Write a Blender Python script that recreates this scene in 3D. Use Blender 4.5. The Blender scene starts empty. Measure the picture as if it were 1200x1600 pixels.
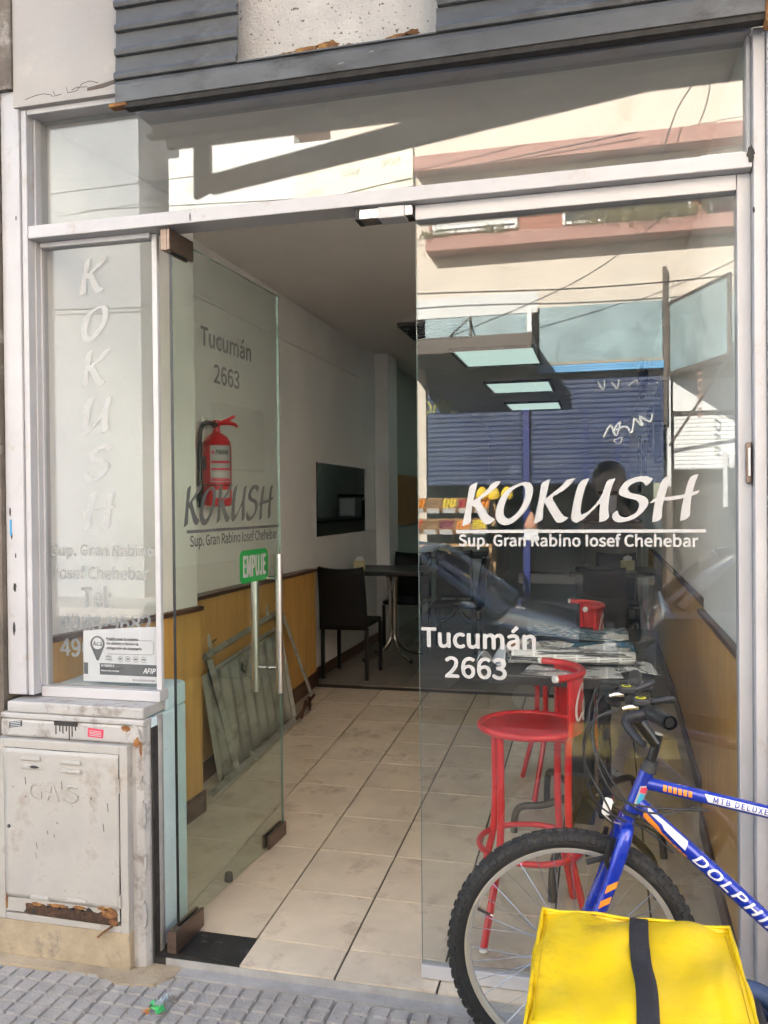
import bpy, math, random
from mathutils import Vector, Matrix, Euler
random.seed(7)
S = bpy.context.scene
COL = S.collection
R = math.radians

# ------------------------------------------------------------------ camera, sky, sun, exposure
CAM_Y, CAM_Z = -2.5619, 1.5
def setup():
    f, yaw, pitch, roll = 1339.6, .2516, -.0105, -.0094
    fwd = Vector((-math.sin(yaw), math.cos(yaw), 0)); right = Vector((math.cos(yaw), math.sin(yaw), 0)); up = Vector((0, 0, 1))
    f2 = fwd*math.cos(pitch)+up*math.sin(pitch); u2 = up*math.cos(pitch)-fwd*math.sin(pitch)
    r3 = right*math.cos(roll)+u2*math.sin(roll); u3 = u2*math.cos(roll)-right*math.sin(roll)
    m = Matrix((r3, u3, -f2)).transposed().to_4x4()
    m.translation = (0, CAM_Y, CAM_Z)
    c = bpy.data.cameras.new('camera'); c.sensor_fit = 'VERTICAL'; c.sensor_height = 24
    c.lens = 24*f/1600; c.clip_start = .02; c.clip_end = 500
    o = bpy.data.objects.new('camera', c); o.matrix_world = m; COL.objects.link(o); S.camera = o
    # light falls from behind this building onto the far side of the street
    d = Vector((.30, -.80, -.44)).normalized()
    w = bpy.data.worlds.new('World'); S.world = w; w.use_nodes = True
    n = w.node_tree.nodes; bg = n['Background']
    sky = n.new('ShaderNodeTexSky'); sky.sky_type = 'NISHITA'; sky.sun_disc = False
    sky.sun_elevation = math.asin(-d.z); sky.sun_rotation = math.atan2(-d.x, -d.y)
    w.node_tree.links.new(sky.outputs[0], bg.inputs[0]); bg.inputs[1].default_value = .095
    l = bpy.data.lights.new('sun', 'SUN'); l.energy = 5; l.angle = R(.5); l.color = (1, .95, .87)
    lo = bpy.data.objects.new('sun', l); lo.rotation_euler = d.to_track_quat('-Z', 'Y').to_euler(); lo.location = (0, 5, 20); COL.objects.link(lo)
    v = S.view_settings; v.view_transform = 'Standard'; v.look = 'None'; v.exposure = EXPOSURE; v.gamma = 1; v.use_curve_mapping = False
    cy = S.cycles; cy.use_denoising = True; cy.max_bounces = 8; cy.diffuse_bounces = 4; cy.glossy_bounces = 4; cy.use_adaptive_sampling = True; cy.adaptive_threshold = .045
    cy.transparent_max_bounces = 24; cy.transmission_bounces = 6; cy.sample_clamp_indirect = 6; cy.caustics_reflective = False; cy.caustics_refractive = False
EXPOSURE = 2.95
setup()

# ------------------------------------------------------------------ helpers
def N3(v): return Vector(v)
class MB:
    def __init__(s): s.v = []; s.f = []
    def poly(s, pts):
        b = len(s.v); s.v += [tuple(p) for p in pts]; s.f.append(tuple(range(b, b+len(pts)))); return s
    def box(s, x0, x1, y0, y1, z0, z1):
        b = len(s.v)
        s.v += [(x0,y0,z0),(x1,y0,z0),(x1,y1,z0),(x0,y1,z0),(x0,y0,z1),(x1,y0,z1),(x1,y1,z1),(x0,y1,z1)]
        s.f += [tuple(b+i for i in q) for q in ((3,2,1,0),(4,5,6,7),(0,1,5,4),(1,2,6,5),(2,3,7,6),(3,0,4,7))]; return s
    def prism(s, p2, plane, a, b):
        # p2: polygon; plane 'xz' extruded along y a..b, 'yz' along x, 'xy' along z
        m = {'xz': lambda p, t: (p[0], t, p[1]), 'yz': lambda p, t: (t, p[0], p[1]), 'xy': lambda p, t: (p[0], p[1], t)}[plane]
        k = len(s.v); n = len(p2)
        s.v += [m(p, a) for p in p2]+[m(p, b) for p in p2]
        s.f += [tuple(range(k, k+n)), tuple(range(k+2*n-1, k+n-1, -1))]
        s.f += [(k+(i+1)%n, k+i, k+n+i, k+n+(i+1)%n) for i in range(n)]; return s
    def tube(s, pts, r, n=8, closed=False, cap=True):
        P = [Vector(p) for p in pts]; m = len(P); rr = r if isinstance(r, (list, tuple)) else [r]*m
        T = []
        for i in range(m):
            if closed: t = P[(i+1)%m]-P[i-1]
            else: t = P[min(i+1, m-1)]-P[max(i-1, 0)]
            T.append(t.normalized())
        a = Vector((0,0,1)) if abs(T[0].z) < .9 else Vector((1,0,0))
        u = (a-T[0]*a.dot(T[0])).normalized(); k = len(s.v)
        for i in range(m):
            u = (u-T[i]*u.dot(T[i])).normalized(); w = T[i].cross(u)
            for j in range(n):
                g = 2*math.pi*j/n; s.v.append(tuple(P[i]+(u*math.cos(g)+w*math.sin(g))*rr[i]))
        for i in range(m if closed else m-1):
            i2 = (i+1)%m
            for j in range(n):
                j2 = (j+1)%n; s.f.append((k+i*n+j, k+i*n+j2, k+i2*n+j2, k+i2*n+j))
        if cap and not closed:
            s.f.append(tuple(k+j for j in range(n-1,-1,-1))); s.f.append(tuple(k+(m-1)*n+j for j in range(n)))
        return s
    def lathe(s, prof, c=(0,0,0), n=24, axis='z'):
        k = len(s.v); m = len(prof); c = Vector(c)
        for r, h in prof:
            for j in range(n):
                g = 2*math.pi*j/n; a, b = r*math.cos(g), r*math.sin(g)
                q = {'z': (a,b,h), 'y': (b,h,a), 'x': (h,a,b)}[axis]; s.v.append(tuple(c+Vector(q)))
        for i in range(m-1):
            for j in range(n):
                j2 = (j+1)%n; s.f.append((k+i*n+j, k+i*n+j2, k+(i+1)*n+j2, k+(i+1)*n+j))
        s.f.append(tuple(k+j for j in range(n-1,-1,-1))); s.f.append(tuple(k+(m-1)*n+j for j in range(n)))
        return s
    def ball(s, c, r, n=8, m=5, sz=1):
        pr = [(r*math.sin(math.pi*(i+.02)/(m+.04)), -r*sz*math.cos(math.pi*(i+.02)/(m+.04))) for i in range(m+1)]
        return s.lathe(pr, c, n)
    def grid(s, fn, nu, nv):
        k = len(s.v)
        for i in range(nu+1):
            for j in range(nv+1): s.v.append(tuple(fn(i/nu, j/nv)))
        for i in range(nu):
            for j in range(nv):
                a = k+i*(nv+1)+j; s.f.append((a, a+nv+1, a+nv+2, a+1))
        return s
    def xf(s, M):
        s.v = [tuple(M @ Vector(p)) for p in s.v]; return s
    def mesh(s, name, mat=None, smooth=None):
        me = bpy.data.meshes.new(name); me.from_pydata(s.v, [], s.f); me.validate()
        if mat: me.materials.append(mat)
        if smooth:
            me.polygons.foreach_set('use_smooth', [True]*len(me.polygons)); me.set_sharp_from_angle(angle=R(smooth))
        me.update(); return me
    def build(s, name, mat, parent=None, smooth=None, bevel=0, kind=None, solid=0):
        o = bpy.data.objects.new(name, s.mesh(name, mat, smooth)); COL.objects.link(o)
        if parent: o.parent = parent
        if solid:
            q = o.modifiers.new('s', 'SOLIDIFY'); q.thickness = solid; q.offset = 0
        if bevel:
            q = o.modifiers.new('b', 'BEVEL'); q.width = bevel; q.segments = 2; q.limit_method = 'ANGLE'; q.angle_limit = R(40)
        if kind: o['kind'] = kind
        return o
def tag(o, label, cat, group=None):
    o['label'] = label; o['category'] = cat
    if group: o['group'] = group
    return o
def thing(name, label, cat, loc=(0,0,0), rz=0, group=None, rx=0):
    o = bpy.data.objects.new(name, None); COL.objects.link(o); o.location = loc; o.rotation_euler = (rx, 0, rz)
    o.empty_display_size = .1
    return tag(o, label, cat, group)
def struct(o): o['kind'] = 'structure'; return o
def dup(root, loc, rz, label, group=None):
    def cp(o, p):
        c = o.copy(); COL.objects.link(c); c.parent = p
        for ch in o.children: cp(ch, c)
        return c
    r = cp(root, None); r.location = loc; r.rotation_euler = (root.rotation_euler.x, root.rotation_euler.y, rz); r['label'] = label
    if group: r['group'] = group
    return r
def share(name, me, parent, loc=(0,0,0), rot=(0,0,0), sc=(1,1,1)):
    o = bpy.data.objects.new(name, me); COL.objects.link(o); o.location = loc; o.rotation_euler = rot; o.scale = sc
    if parent: o.parent = parent
    return o
def smooth_path(pts, k=6, closed=False):
    P = [Vector(p) for p in pts]; out = []; n = len(P)
    rng = range(n) if closed else range(n-1)
    for i in rng:
        if closed: a, b, c, d = P[i-1], P[i], P[(i+1)%n], P[(i+2)%n]
        else: a, b, c, d = P[max(i-1,0)], P[i], P[i+1], P[min(i+2,n-1)]
        for j in range(k):
            t = j/k
            out.append(.5*((2*b)+(c-a)*t+(2*a-5*b+4*c-d)*t*t+(3*b-a-3*c+d)*t**3))
    if not closed: out.append(P[-1])
    return out
def floor_z(y): return .0705*min(max(y, 0), 3.2)

# ------------------------------------------------------------------ materials (all node based)
def lin(c):
    if isinstance(c, str):
        c = [int(c[i:i+2], 16)/255 for i in (0, 2, 4)]
        c = [x/12.92 if x <= .04045 else ((x+.055)/1.055)**2.4 for x in c]
    return tuple(c)
MATS = {}
def mat(name, col, rough=.5, metal=0, var=.12, scale=6, bump=0, bscale=80, dirt=None, dirt_amt=.5, dirt_scale=5, spec=.5,
        coat=0, stretch=(1,1,1), rnd=0, speck=None, speck_scale=150, speck_amt=.3, emit=None):
    if name in MATS: return MATS[name]
    m = bpy.data.materials.new(name); m.use_nodes = True; nt = m.node_tree; n = nt.nodes; L = nt.links.new
    b = n['Principled BSDF']; col = lin(col)
    b.inputs['Roughness'].default_value = rough; b.inputs['Metallic'].default_value = metal
    b.inputs['Specular IOR Level'].default_value = spec; b.inputs['Coat Weight'].default_value = coat; b.inputs['Coat Roughness'].default_value = .08
    tc = n.new('ShaderNodeTexCoord'); mp = n.new('ShaderNodeMapping'); mp.inputs['Scale'].default_value = stretch
    L(tc.outputs['Object'], mp.inputs[0]); vec = mp.outputs[0]
    oi = n.new('ShaderNodeObjectInfo')
    if rnd:
        ad = n.new('ShaderNodeVectorMath'); ad.operation = 'MULTIPLY_ADD'
        cb = n.new('ShaderNodeCombineXYZ')
        for i in range(3): L(oi.outputs['Random'], cb.inputs[i])
        L(cb.outputs[0], ad.inputs[0]); ad.inputs[1].default_value = (37, 51, 23); L(vec, ad.inputs[2]); vec = ad.outputs[0]
    def noise(sc, det=5, ro=.6):
        t = n.new('ShaderNodeTexNoise'); t.inputs['Scale'].default_value = sc; t.inputs['Detail'].default_value = det; t.inputs['Roughness'].default_value = ro
        L(vec, t.inputs['Vector']); return t.outputs['Fac']
    def ramp(fac, a, c, ca=(0,0,0,1), cc=(1,1,1,1)):
        r = n.new('ShaderNodeValToRGB'); e = r.color_ramp.elements; e[0].position = a; e[1].position = c; e[0].color = ca; e[1].color = cc
        L(fac, r.inputs[0]); return r.outputs[0]
    def mix(f, a, c):
        x = n.new('ShaderNodeMix'); x.data_type = 'RGBA'
        if f is not None: L(f, x.inputs[0])
        for s_, q in ((6, a), (7, c)):
            if isinstance(q, tuple): x.inputs[s_].default_value = (*q[:3], 1)
            else: L(q, x.inputs[s_])
        return x
    lo = tuple(x*(1-var) for x in col); hi = tuple(min(1, x*(1+var)) for x in col)
    c = mix(ramp(noise(scale), .3, .7), lo, hi).outputs[2]
    if rnd:
        hv = n.new('ShaderNodeHueSaturation'); mr = n.new('ShaderNodeMapRange')
        mr.inputs[3].default_value = 1-rnd; mr.inputs[4].default_value = 1+rnd; L(oi.outputs['Random'], mr.inputs[0]); L(mr.outputs[0], hv.inputs['Value']); L(c, hv.inputs['Color']); c = hv.outputs[0]
    if speck:
        c = mix(ramp(noise(speck_scale, 2), .5+.25*(1-speck_amt), .56+.25*(1-speck_amt)), c, lin(speck)).outputs[2]
    if dirt:
        c = mix(ramp(noise(dirt_scale, 8, .7), .62-.25*dirt_amt, .75-.2*dirt_amt), c, lin(dirt)).outputs[2]
    L(c, b.inputs['Base Color'])
    rr = n.new('ShaderNodeMapRange'); rr.inputs[3].default_value = max(.02, rough*.8); rr.inputs[4].default_value = min(1, rough*1.2)
    L(noise(scale*2.3), rr.inputs[0]); L(rr.outputs[0], b.inputs['Roughness'])
    if bump:
        bp = n.new('ShaderNodeBump'); bp.inputs['Strength'].default_value = bump; bp.inputs['Distance'].default_value = .01
        L(noise(bscale, 4), bp.inputs['Height']); L(bp.outputs[0], b.inputs['Normal'])
    if emit:
        b.inputs['Emission Color'].default_value = (*lin(emit[0]), 1); b.inputs['Emission Strength'].default_value = emit[1]
    MATS[name] = m; return m
def glass_mat(name, tint, f0=.055, dirt=.02, haze=(.8,.8,.8)):
    m = bpy.data.materials.new(name); m.use_nodes = True; nt = m.node_tree; n = nt.nodes; L = nt.links.new
    n.remove(n['Principled BSDF']); out = n['Material Output']
    tr = n.new('ShaderNodeBsdfTransparent'); tr.inputs[0].default_value = (*tint, 1)
    gl = n.new('ShaderNodeBsdfGlossy'); gl.inputs['Roughness'].default_value = 0.0
    lw = n.new('ShaderNodeLayerWeight'); lw.inputs[0].default_value = .5
    pw = n.new('ShaderNodeMath'); pw.operation = 'POWER'; pw.inputs[1].default_value = 5; L(lw.outputs['Facing'], pw.inputs[0])
    ma = n.new('ShaderNodeMath'); ma.operation = 'MULTIPLY_ADD'; ma.inputs[1].default_value = 1-f0; ma.inputs[2].default_value = f0; L(pw.outputs[0], ma.inputs[0])
    mx = n.new('ShaderNodeMixShader'); L(ma.outputs[0], mx.inputs[0]); L(tr.outputs[0], mx.inputs[1]); L(gl.outputs[0], mx.inputs[2])
    df = n.new('ShaderNodeBsdfDiffuse'); df.inputs[0].default_value = (*haze, 1)
    tc = n.new('ShaderNodeTexCoord'); no = n.new('ShaderNodeTexNoise'); no.inputs['Scale'].default_value = 9; no.inputs['Detail'].default_value = 8; no.inputs['Roughness'].default_value = .75
    L(tc.outputs['Object'], no.inputs['Vector'])
    mr = n.new('ShaderNodeMapRange'); mr.inputs[1].default_value = .35; mr.inputs[2].default_value = .8; mr.inputs[3].default_value = dirt*.3; mr.inputs[4].default_value = dirt*2.2; L(no.outputs[0], mr.inputs[0])
    m2 = n.new('ShaderNodeMixShader'); L(mr.outputs[0], m2.inputs[0]); L(mx.outputs[0], m2.inputs[1]); L(df.outputs[0], m2.inputs[2])
    L(m2.outputs[0], out.inputs[0]); MATS[name] = m; return m

M_WHITE = mat('white_paint', (.44,.43,.445), .42, var=.07, scale=5, bump=.08, bscale=25, dirt=(.36,.30,.25), dirt_amt=.16, dirt_scale=9)
M_WHITE2 = mat('chipped_white_paint', (.41,.395,.385), .45, var=.10, scale=4, bump=.14, bscale=20, dirt=(.22,.19,.165), dirt_amt=.40, dirt_scale=14, speck=(.1,.09,.08), speck_scale=34, speck_amt=.12)
M_ALU = mat('white_aluminium', (.46,.45,.465), .35, var=.05, scale=6, dirt=(.45,.42,.40), dirt_amt=.12)
M_PLASTER = mat('white_plaster', (.42,.39,.365), .85, var=.06, scale=3, bump=.15, bscale=40, dirt=(.5,.45,.4), dirt_amt=.12)
M_SPECK = mat('speckled_plaster', (.56,.52,.47), .95, var=.12, scale=9, bump=.6, bscale=90, speck=(.16,.13,.11), speck_scale=70, speck_amt=.45)
M_GREYMET = mat('grey_shutter_paint', (.105,.108,.112), .5, var=.35, scale=5, bump=.2, bscale=30, dirt=(.045,.04,.036), dirt_amt=.42, dirt_scale=6, speck=(.42,.42,.42), speck_scale=45, speck_amt=.10, stretch=(.5,1,1))
M_GRIME = mat('black_grime', (.03,.027,.025), .8, var=.4, scale=20, bump=.4, bscale=60)
M_RUST = mat('rust', (.20,.085,.03), .9, var=.5, scale=30, bump=.6, bscale=120, dirt=(.42,.22,.06), dirt_amt=.5, dirt_scale=25)
M_PILAR = mat('peeling_brown_plaster', (.13,.105,.085), .9, var=.35, scale=7, bump=.5, bscale=22, dirt=(.45,.42,.38), dirt_amt=.22, dirt_scale=5)
M_GASBOX = mat('gas_box_paint', (.395,.375,.35), .5, var=.10, scale=5, bump=.18, bscale=30, dirt=(.27,.22,.17), dirt_amt=.30, dirt_scale=5, speck=(.08,.07,.06), speck_scale=45, speck_amt=.08)
M_MORTAR = mat('sandy_mortar', (.36,.29,.20), .95, var=.25, scale=6, bump=.5, bscale=60, dirt=(.2,.17,.14), dirt_amt=.3)
M_BLUE = mat('pale_blue_plaster', (.58,.70,.73), .8, var=.07, scale=6, bump=.25, bscale=40, speck=(.12,.13,.13), speck_scale=55, speck_amt=.1)
M_GREYM = mat('grey_cement', (.34,.33,.32), .95, var=.2, scale=10, bump=.4, bscale=70)
M_INWALL = mat('interior_wall_paint', (.89,.87,.85), .7, var=.04, scale=2.5, bump=.1, bscale=50)
M_INGREEN = mat('greenish_wall_paint', (.55,.60,.54), .7, var=.04, scale=2.5)
M_CEIL = mat('ceiling_paint', (.84,.81,.785), .85, var=.04, scale=1.5)
M_WOOD = mat('oak_wainscot', (.60,.34,.10), .45, var=.14, scale=3, stretch=(8,8,.6), bump=.04, bscale=40)
M_RAIL = mat('dark_wood_rail', (.085,.035,.022), .4, var=.3, scale=5, stretch=(1,.4,4))
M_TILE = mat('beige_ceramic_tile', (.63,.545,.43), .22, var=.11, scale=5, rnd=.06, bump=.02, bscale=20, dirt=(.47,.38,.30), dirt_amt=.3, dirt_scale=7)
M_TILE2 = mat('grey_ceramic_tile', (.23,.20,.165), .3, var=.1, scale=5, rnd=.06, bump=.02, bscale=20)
M_GROUT = mat('dark_grout', (.03,.026,.022), .95, var=.3, scale=30)
M_PAVE = mat('grey_paving', (.365,.345,.325), .9, var=.16, scale=14, rnd=.1, bump=.7, bscale=130, speck=(.13,.12,.115), speck_scale=110, speck_amt=.3, dirt=(.21,.185,.16), dirt_amt=.22, dirt_scale=7)
M_PAVEJ = mat('paving_joint', (.20,.185,.17), .95, var=.3, scale=12, bump=.6, bscale=80)
M_ASPH = mat('asphalt', (.055,.055,.057), .9, var=.2, scale=20, bump=.5, bscale=90)
M_STEEL = mat('brushed_steel', (.74,.72,.70), .34, 1, var=.08, scale=8, stretch=(30,30,1))
M_CHROME = mat('chrome_tube', (.55,.53,.50), .25, 1, var=.1, scale=6)
M_BRONZE = mat('bronze_anodised', (.20,.145,.115), .38, .8, var=.18, scale=7, stretch=(1,1,8))
M_DARKPLATE = mat('dark_steel_plate', (.045,.045,.045), .5, .5, var=.3, scale=9, dirt=(.2,.19,.18), dirt_amt=.2, dirt_scale=16)
M_BLACKL = mat('black_leatherette', (.006,.0055,.0055), .5, spec=.3, var=.25, scale=9, bump=.1, bscale=200)
M_BLACK = mat('black_paint', (.009,.0085,.0085), .35, var=.2, scale=8)
M_BLACKM = mat('matte_black_plastic', (.02,.02,.022), .55, var=.2, scale=10)
M_BROWNT = mat('dark_bronze_tube', (.05,.036,.022), .35, .4, var=.3, scale=7)
M_TABLE = mat('black_table_top', (.03,.03,.031), .38, var=.15, scale=8)
M_RED = mat('red_enamel', (.60,.018,.022), .3, var=.14, scale=7, coat=.3, dirt=(.30,.01,.012), dirt_amt=.16, dirt_scale=9, speck=(.55,.30,.28), speck_scale=60, speck_amt=.06)
M_REDX = mat('extinguisher_red', (.62,.010,.016), .3, var=.06, scale=6, coat=.5)
M_WHITEP = mat('white_plastic', (.75,.74,.72), .4, var=.04)
M_PAPERW = mat('white_paper', (.74,.75,.76), .8, var=.04, scale=12)
M_LET = mat('white_vinyl', (.42,.415,.415), .6, var=.03)
M_LETG = mat('frosted_vinyl', (.085,.088,.085), .7, var=.04)
M_INK = mat('black_ink', (.05,.052,.056), .8, var=.1)
M_INKG = mat('grey_ink', (.13,.135,.14), .8, var=.1)
M_INKL = mat('light_ink', (.50,.51,.52), .8, var=.05)
M_GREEN = mat('green_sticker', (.01,.27,.05), .4, var=.06)
M_REDS = mat('red_sticker', (.60,.05,.10), .5, var=.1)
M_PANELG = mat('weathered_green_panel', (.29,.295,.26), .6, var=.2, scale=6, dirt=(.12,.11,.09), dirt_amt=.35, dirt_scale=8, bump=.2, bscale=30)
M_BLUEBIKE = mat('blue_bike_enamel', (.006,.028,.36), .28, .1, var=.14, scale=9, coat=.6, dirt=(.03,.035,.16), dirt_amt=.14, dirt_scale=20, speck=(.30,.32,.42), speck_scale=90, speck_amt=.04)
M_ORANGE = mat('orange_decal', (.82,.27,.03), .4, var=.05)
M_RUBBER = mat('tyre_rubber', (.016,.016,.017), .75, var=.25, scale=16, bump=.3, bscale=120, dirt=(.05,.047,.042), dirt_amt=.3, dirt_scale=12)
M_RIM = mat('aluminium_rim', (.62,.61,.60), .35, .6, var=.1, scale=10)
M_SPOKE = mat('steel_spoke', (.72,.72,.71), .25, 1, var=.05)
M_YELLOW = mat('yellow_vinyl', (.78,.54,.004), .38, var=.06, scale=5, bump=.7, bscale=9, dirt=(.55,.35,.012), dirt_amt=.22, dirt_scale=7)
M_WEB = mat('black_webbing', (.02,.02,.026), .7, var=.2, scale=30, bump=.3, bscale=260)
M_NAVY = mat('navy_padding', (.02,.045,.12), .6, var=.2, scale=12, bump=.2, bscale=60)
M_YBRIGHT = mat('yellow_indicator', (.72,.68,.02), .4, var=.05)
M_MIRROR = mat('mirror_silver', (.82,.85,.83), .02, 1, var=.01)
M_CORK = mat('tan_board', (.42,.24,.10), .7, var=.1, scale=12)
G_FIX = glass_mat('window_glass', (.95,.965,.96), .075, .010)
G_DOOR = glass_mat('door_glass', (.90,.945,.92), .03, .009, (.55,.60,.57))
G_TRANS = glass_mat('transom_glass', (.95,.965,.96), .085, .02)
G_SIDE = glass_mat('sidelight_glass', (.93,.935,.94), .06, .015)

# ------------------------------------------------------------------ lettering
try:
    FONT = bpy.data.fonts.load(bpy.utils.system_resource('DATAFILES', path='fonts')+'/Noto Sans CJK Regular.woff2')   # ships with Blender
except Exception:
    FONT = None
def text_mesh(s, mat_, width=None, height=None, bold=0.0, shear=0, thick=.0004, align='LEFT', space=1.0):
    cu = bpy.data.curves.new('t', 'FONT'); cu.body = s; cu.size = 1
    if FONT: cu.font = FONT
    cu.offset = 0; cu.shear = shear; cu.extrude = 0; cu.resolution_u = 3; cu.space_character = space
    o = bpy.data.objects.new('t', cu); COL.objects.link(o)
    dg = bpy.context.evaluated_depsgraph_get(); dg.update()
    me = bpy.data.meshes.new_from_object(o.evaluated_get(dg)); bpy.data.objects.remove(o); bpy.data.curves.remove(cu)
    xs = [v.co.x for v in me.vertices]; ys = [v.co.y for v in me.vertices]
    w = max(xs)-min(xs); h = max(ys)-min(ys)
    sx = width/w if width else None; sy = height/h if height else None
    sx = sx or sy; sy = sy or sx
    mb = MB(); x0, y0 = min(xs), min(ys)
    rad = bold*1.25*h*sy; n0 = len(me.vertices)
    for k in range(7 if bold else 1):      # a heavier weight: shifted copies, each a hair in front of the last
        a = R(60*k); dx, dz = (rad*math.cos(a), rad*math.sin(a)) if k else (0, 0)
        for v in me.vertices: mb.v.append(((v.co.x-x0)*sx+dx, -k*.00005, (v.co.y-y0)*sy+dz))
        for p in me.polygons: mb.f.append(tuple(i+k*n0 for i in p.vertices))
    bpy.data.meshes.remove(me); return mb
def put_text(name, s, mat_, parent, x, y, z, width=None, height=None, bold=.01, shear=0, mtx=None, thick=.0006, space=1.0):
    # text in the xz plane facing -y, lower left corner at x, z
    mb = text_mesh(s, mat_, width, height, bold, shear, space=space)
    mb.xf(Matrix.Translation((x, y, z)))
    if mtx is not None: mb.xf(mtx)
    o = mb.build(name, mat_, parent)
    return o
GK1=[(-377,132),(-391,74),(-367,91),(-347,109),(-334,125),(-321,133),(-305,133),(-318,117),(-341,97),(-368,79),(-368,71),(-351,39),(-338,25),(-324,16),(-338,4),(-351,2),(-366,12),(-385,54),(-394,59),(-398,33),(-399,13),(-401,6),(-414,0),(-427,-4),(-419,30),(-408,86),(-403,114),(-395,124)]
GOo=[(-253,124),(-275,115),(-295,99),(-311,75),(-321,46),(-322,23),(-312,5),(-292,-1),(-270,6),(-244,29),(-224,55),(-211,87),(-209,111),(-216,126),(-230,130),(-243,128)]
GOi=[(-251,117),(-266,109),(-279,96),(-289,76),(-297,52),(-298,33),(-292,23),(-284,19),(-274,23),(-258,36),(-244,55),(-234,81),(-232,102),(-235,115),(-241,120),(-248,118)]
GK2=[(-158,138),(-171,79),(-145,99),(-122,118),(-107,135),(-84,139),(-96,122),(-119,102),(-149,85),(-152,79),(-132,44),(-117,25),(-104,21),(-117,10),(-129,6),(-142,10),(-164,48),(-175,67),(-179,48),(-180,16),(-193,8),(-207,3),(-201,32),(-189,90),(-184,122),(-173,131)]
GU=[(-79,108),(-88,73),(-96,28),(-95,12),(-82,5),(-63,15),(-40,36),(-12,64),(-14,34),(-15,7),(2,11),(14,24),(11,41),(15,84),(24,117),(33,137),(16,134),(6,124),(-6,91),(-27,58),(-53,35),(-66,30),(-69,35),(-67,61),(-57,105),(-43,139),(-62,133),(-73,122)]
GS=[(138,134),(130,121),(119,113),(111,124),(98,126),(83,121),(70,111),(67,102),(76,93),(98,88),(117,80),(125,68),(122,53),(107,34),(85,17),(63,9),(40,6),(26,13),(22,24),(28,36),(39,42),(40,32),(47,24),(60,21),(76,26),(92,37),(98,50),(98,63),(89,72),(66,78),(47,85),(42,94),(44,105),(57,123),(79,136),(105,142),(124,141)]
GH1=[(190,141),(178,139),(166,131),(156,109),(147,76),(139,37),(135,7),(148,9),(162,19),(163,43),(169,72),(178,105),(184,125)]
GH2=[(265,145),(251,142),(240,133),(232,111),(223,75),(216,36),(213,10),(226,13),(240,25),(241,49),(246,85),(254,117),(260,133)]
GH3=[(128,62),(139,73),(155,78),(189,81),(226,87),(248,94),(267,98),(261,89),(244,82),(214,74),(183,70),(155,68),(142,65)]
from mathutils.geometry import tessellate_polygon
def smooth2(p):
    out = []
    n = len(p)
    for i in range(n):
        a, b, c, d = (Vector(p[i-1]), Vector(p[i]), Vector(p[(i+1)%n]), Vector(p[(i+2)%n]))
        out.append(tuple(b))
        if (b-a).normalized().dot((c-b).normalized()) > .6 and (c-b).normalized().dot((d-c).normalized()) > .6:
            out.append(tuple((b+c)*.5+((b-a)+(c-d))*.0625))
    return out
def glyph(parts, x, y, z, k, mb=None):
    # parts: list of polygons (mm); an (outer, inner) pair becomes a ring
    mb = mb or MB()
    for q, p in enumerate(parts):
        yy = y-q*.0003
        if isinstance(p, tuple):
            o, i = p; n = len(o)
            o = [v for v in smooth_path([(a, b, 0) for a, b in o], 3, True)]; i = [v for v in smooth_path([(a, b, 0) for a, b in i], 3, True)]
            n = len(o); b0 = len(mb.v)
            mb.v += [(x+v[0]*k, yy, z+v[1]*k) for v in o]+[(x+v[0]*k, yy, z+v[1]*k) for v in i]
            mb.f += [(b0+j, b0+(j+1)%n, b0+n+(j+1)%n, b0+n+j) for j in range(n)]
        else:
            p = smooth2(p); b0 = len(mb.v); mb.v += [(x+a*k, yy, z+b*k) for a, b in p]
            for t in tessellate_polygon([[Vector((a, b, 0)) for a, b in p]]): mb.f.append(tuple(b0+j for j in t))
    return mb
KOK = [[GK1], [(GOo, GOi)], [GK2], [GU], [GS], [GH1, GH2, GH3]]
def kokush(parent, x, y, z, k, m):
    for g in KOK:
        glyph(g, x, y, z, k).build('letter', m, parent)
# ================================================================== LARGE STRUCTURE
SW = -.03    # pavement level
# --- pavement, kerb, road, far pavement
sw = struct(MB().box(-12, 12, -2.95, -.004, -.2, SW-.012).build('sidewalk', M_PAVEJ))
def paving_mesh():
    mb = MB(); n = 4; p = .24/n
    for i in range(n):
        for j in range(n):
            a = i*p-.12; b = j*p-.12; g = .0042; h = .0025
            z0 = -.012; z1 = 0
            k = len(mb.v)
            mb.v += [(a+g,b+g,z0),(a+p-g,b+g,z0),(a+p-g,b+p-g,z0),(a+g,b+p-g,z0),(a+g+h,b+g+h,z1),(a+p-g-h,b+g+h,z1),(a+p-g-h,b+p-g-h,z1),(a+g+h,b+p-g-h,z1)]
            mb.f += [tuple(k+t for t in q) for q in ((4,5,6,7),(0,1,5,4),(1,2,6,5),(2,3,7,6),(3,0,4,7))]
    mb.box(-.1185, .1185, -.1185, .1185, -.02, -.0065)
    return mb.mesh('paving_tile', M_PAVE)
pm = paving_mesh()
for i in range(-10, 6):
    for j in range(4):
        x = i*.24+.03; y = -.176-j*.24
        share('paving_tile', pm, sw, (x, y, SW+random.uniform(-.0015, .0012)), (random.uniform(-.004,.004), random.uniform(-.004,.004), random.choice((0, R(90), R(180)))))
MB().box(-1.46, .40, -.055, -.004, SW-.011, SW+.002).build('mortar_strip', M_GREYM, sw)
MB().prism([(-2.3,-.135),(-1.9,-.115),(-1.62,-.105),(-1.52,-.14),(-1.40,-.12),(-1.36,-.06),(-1.36,-.004),(-2.3,-.004)], 'xy', SW-.011, SW+.0035).build('mortar_fillet', M_MORTAR, sw)
MB().box(-12, 12, -3.12, -2.95, -.3, SW).build('kerb_stone', M_GREYM, sw)
struct(MB().box(-40, 40, -8.6, -3.12, -.4, -.16).build('road', M_ASPH))
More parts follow.
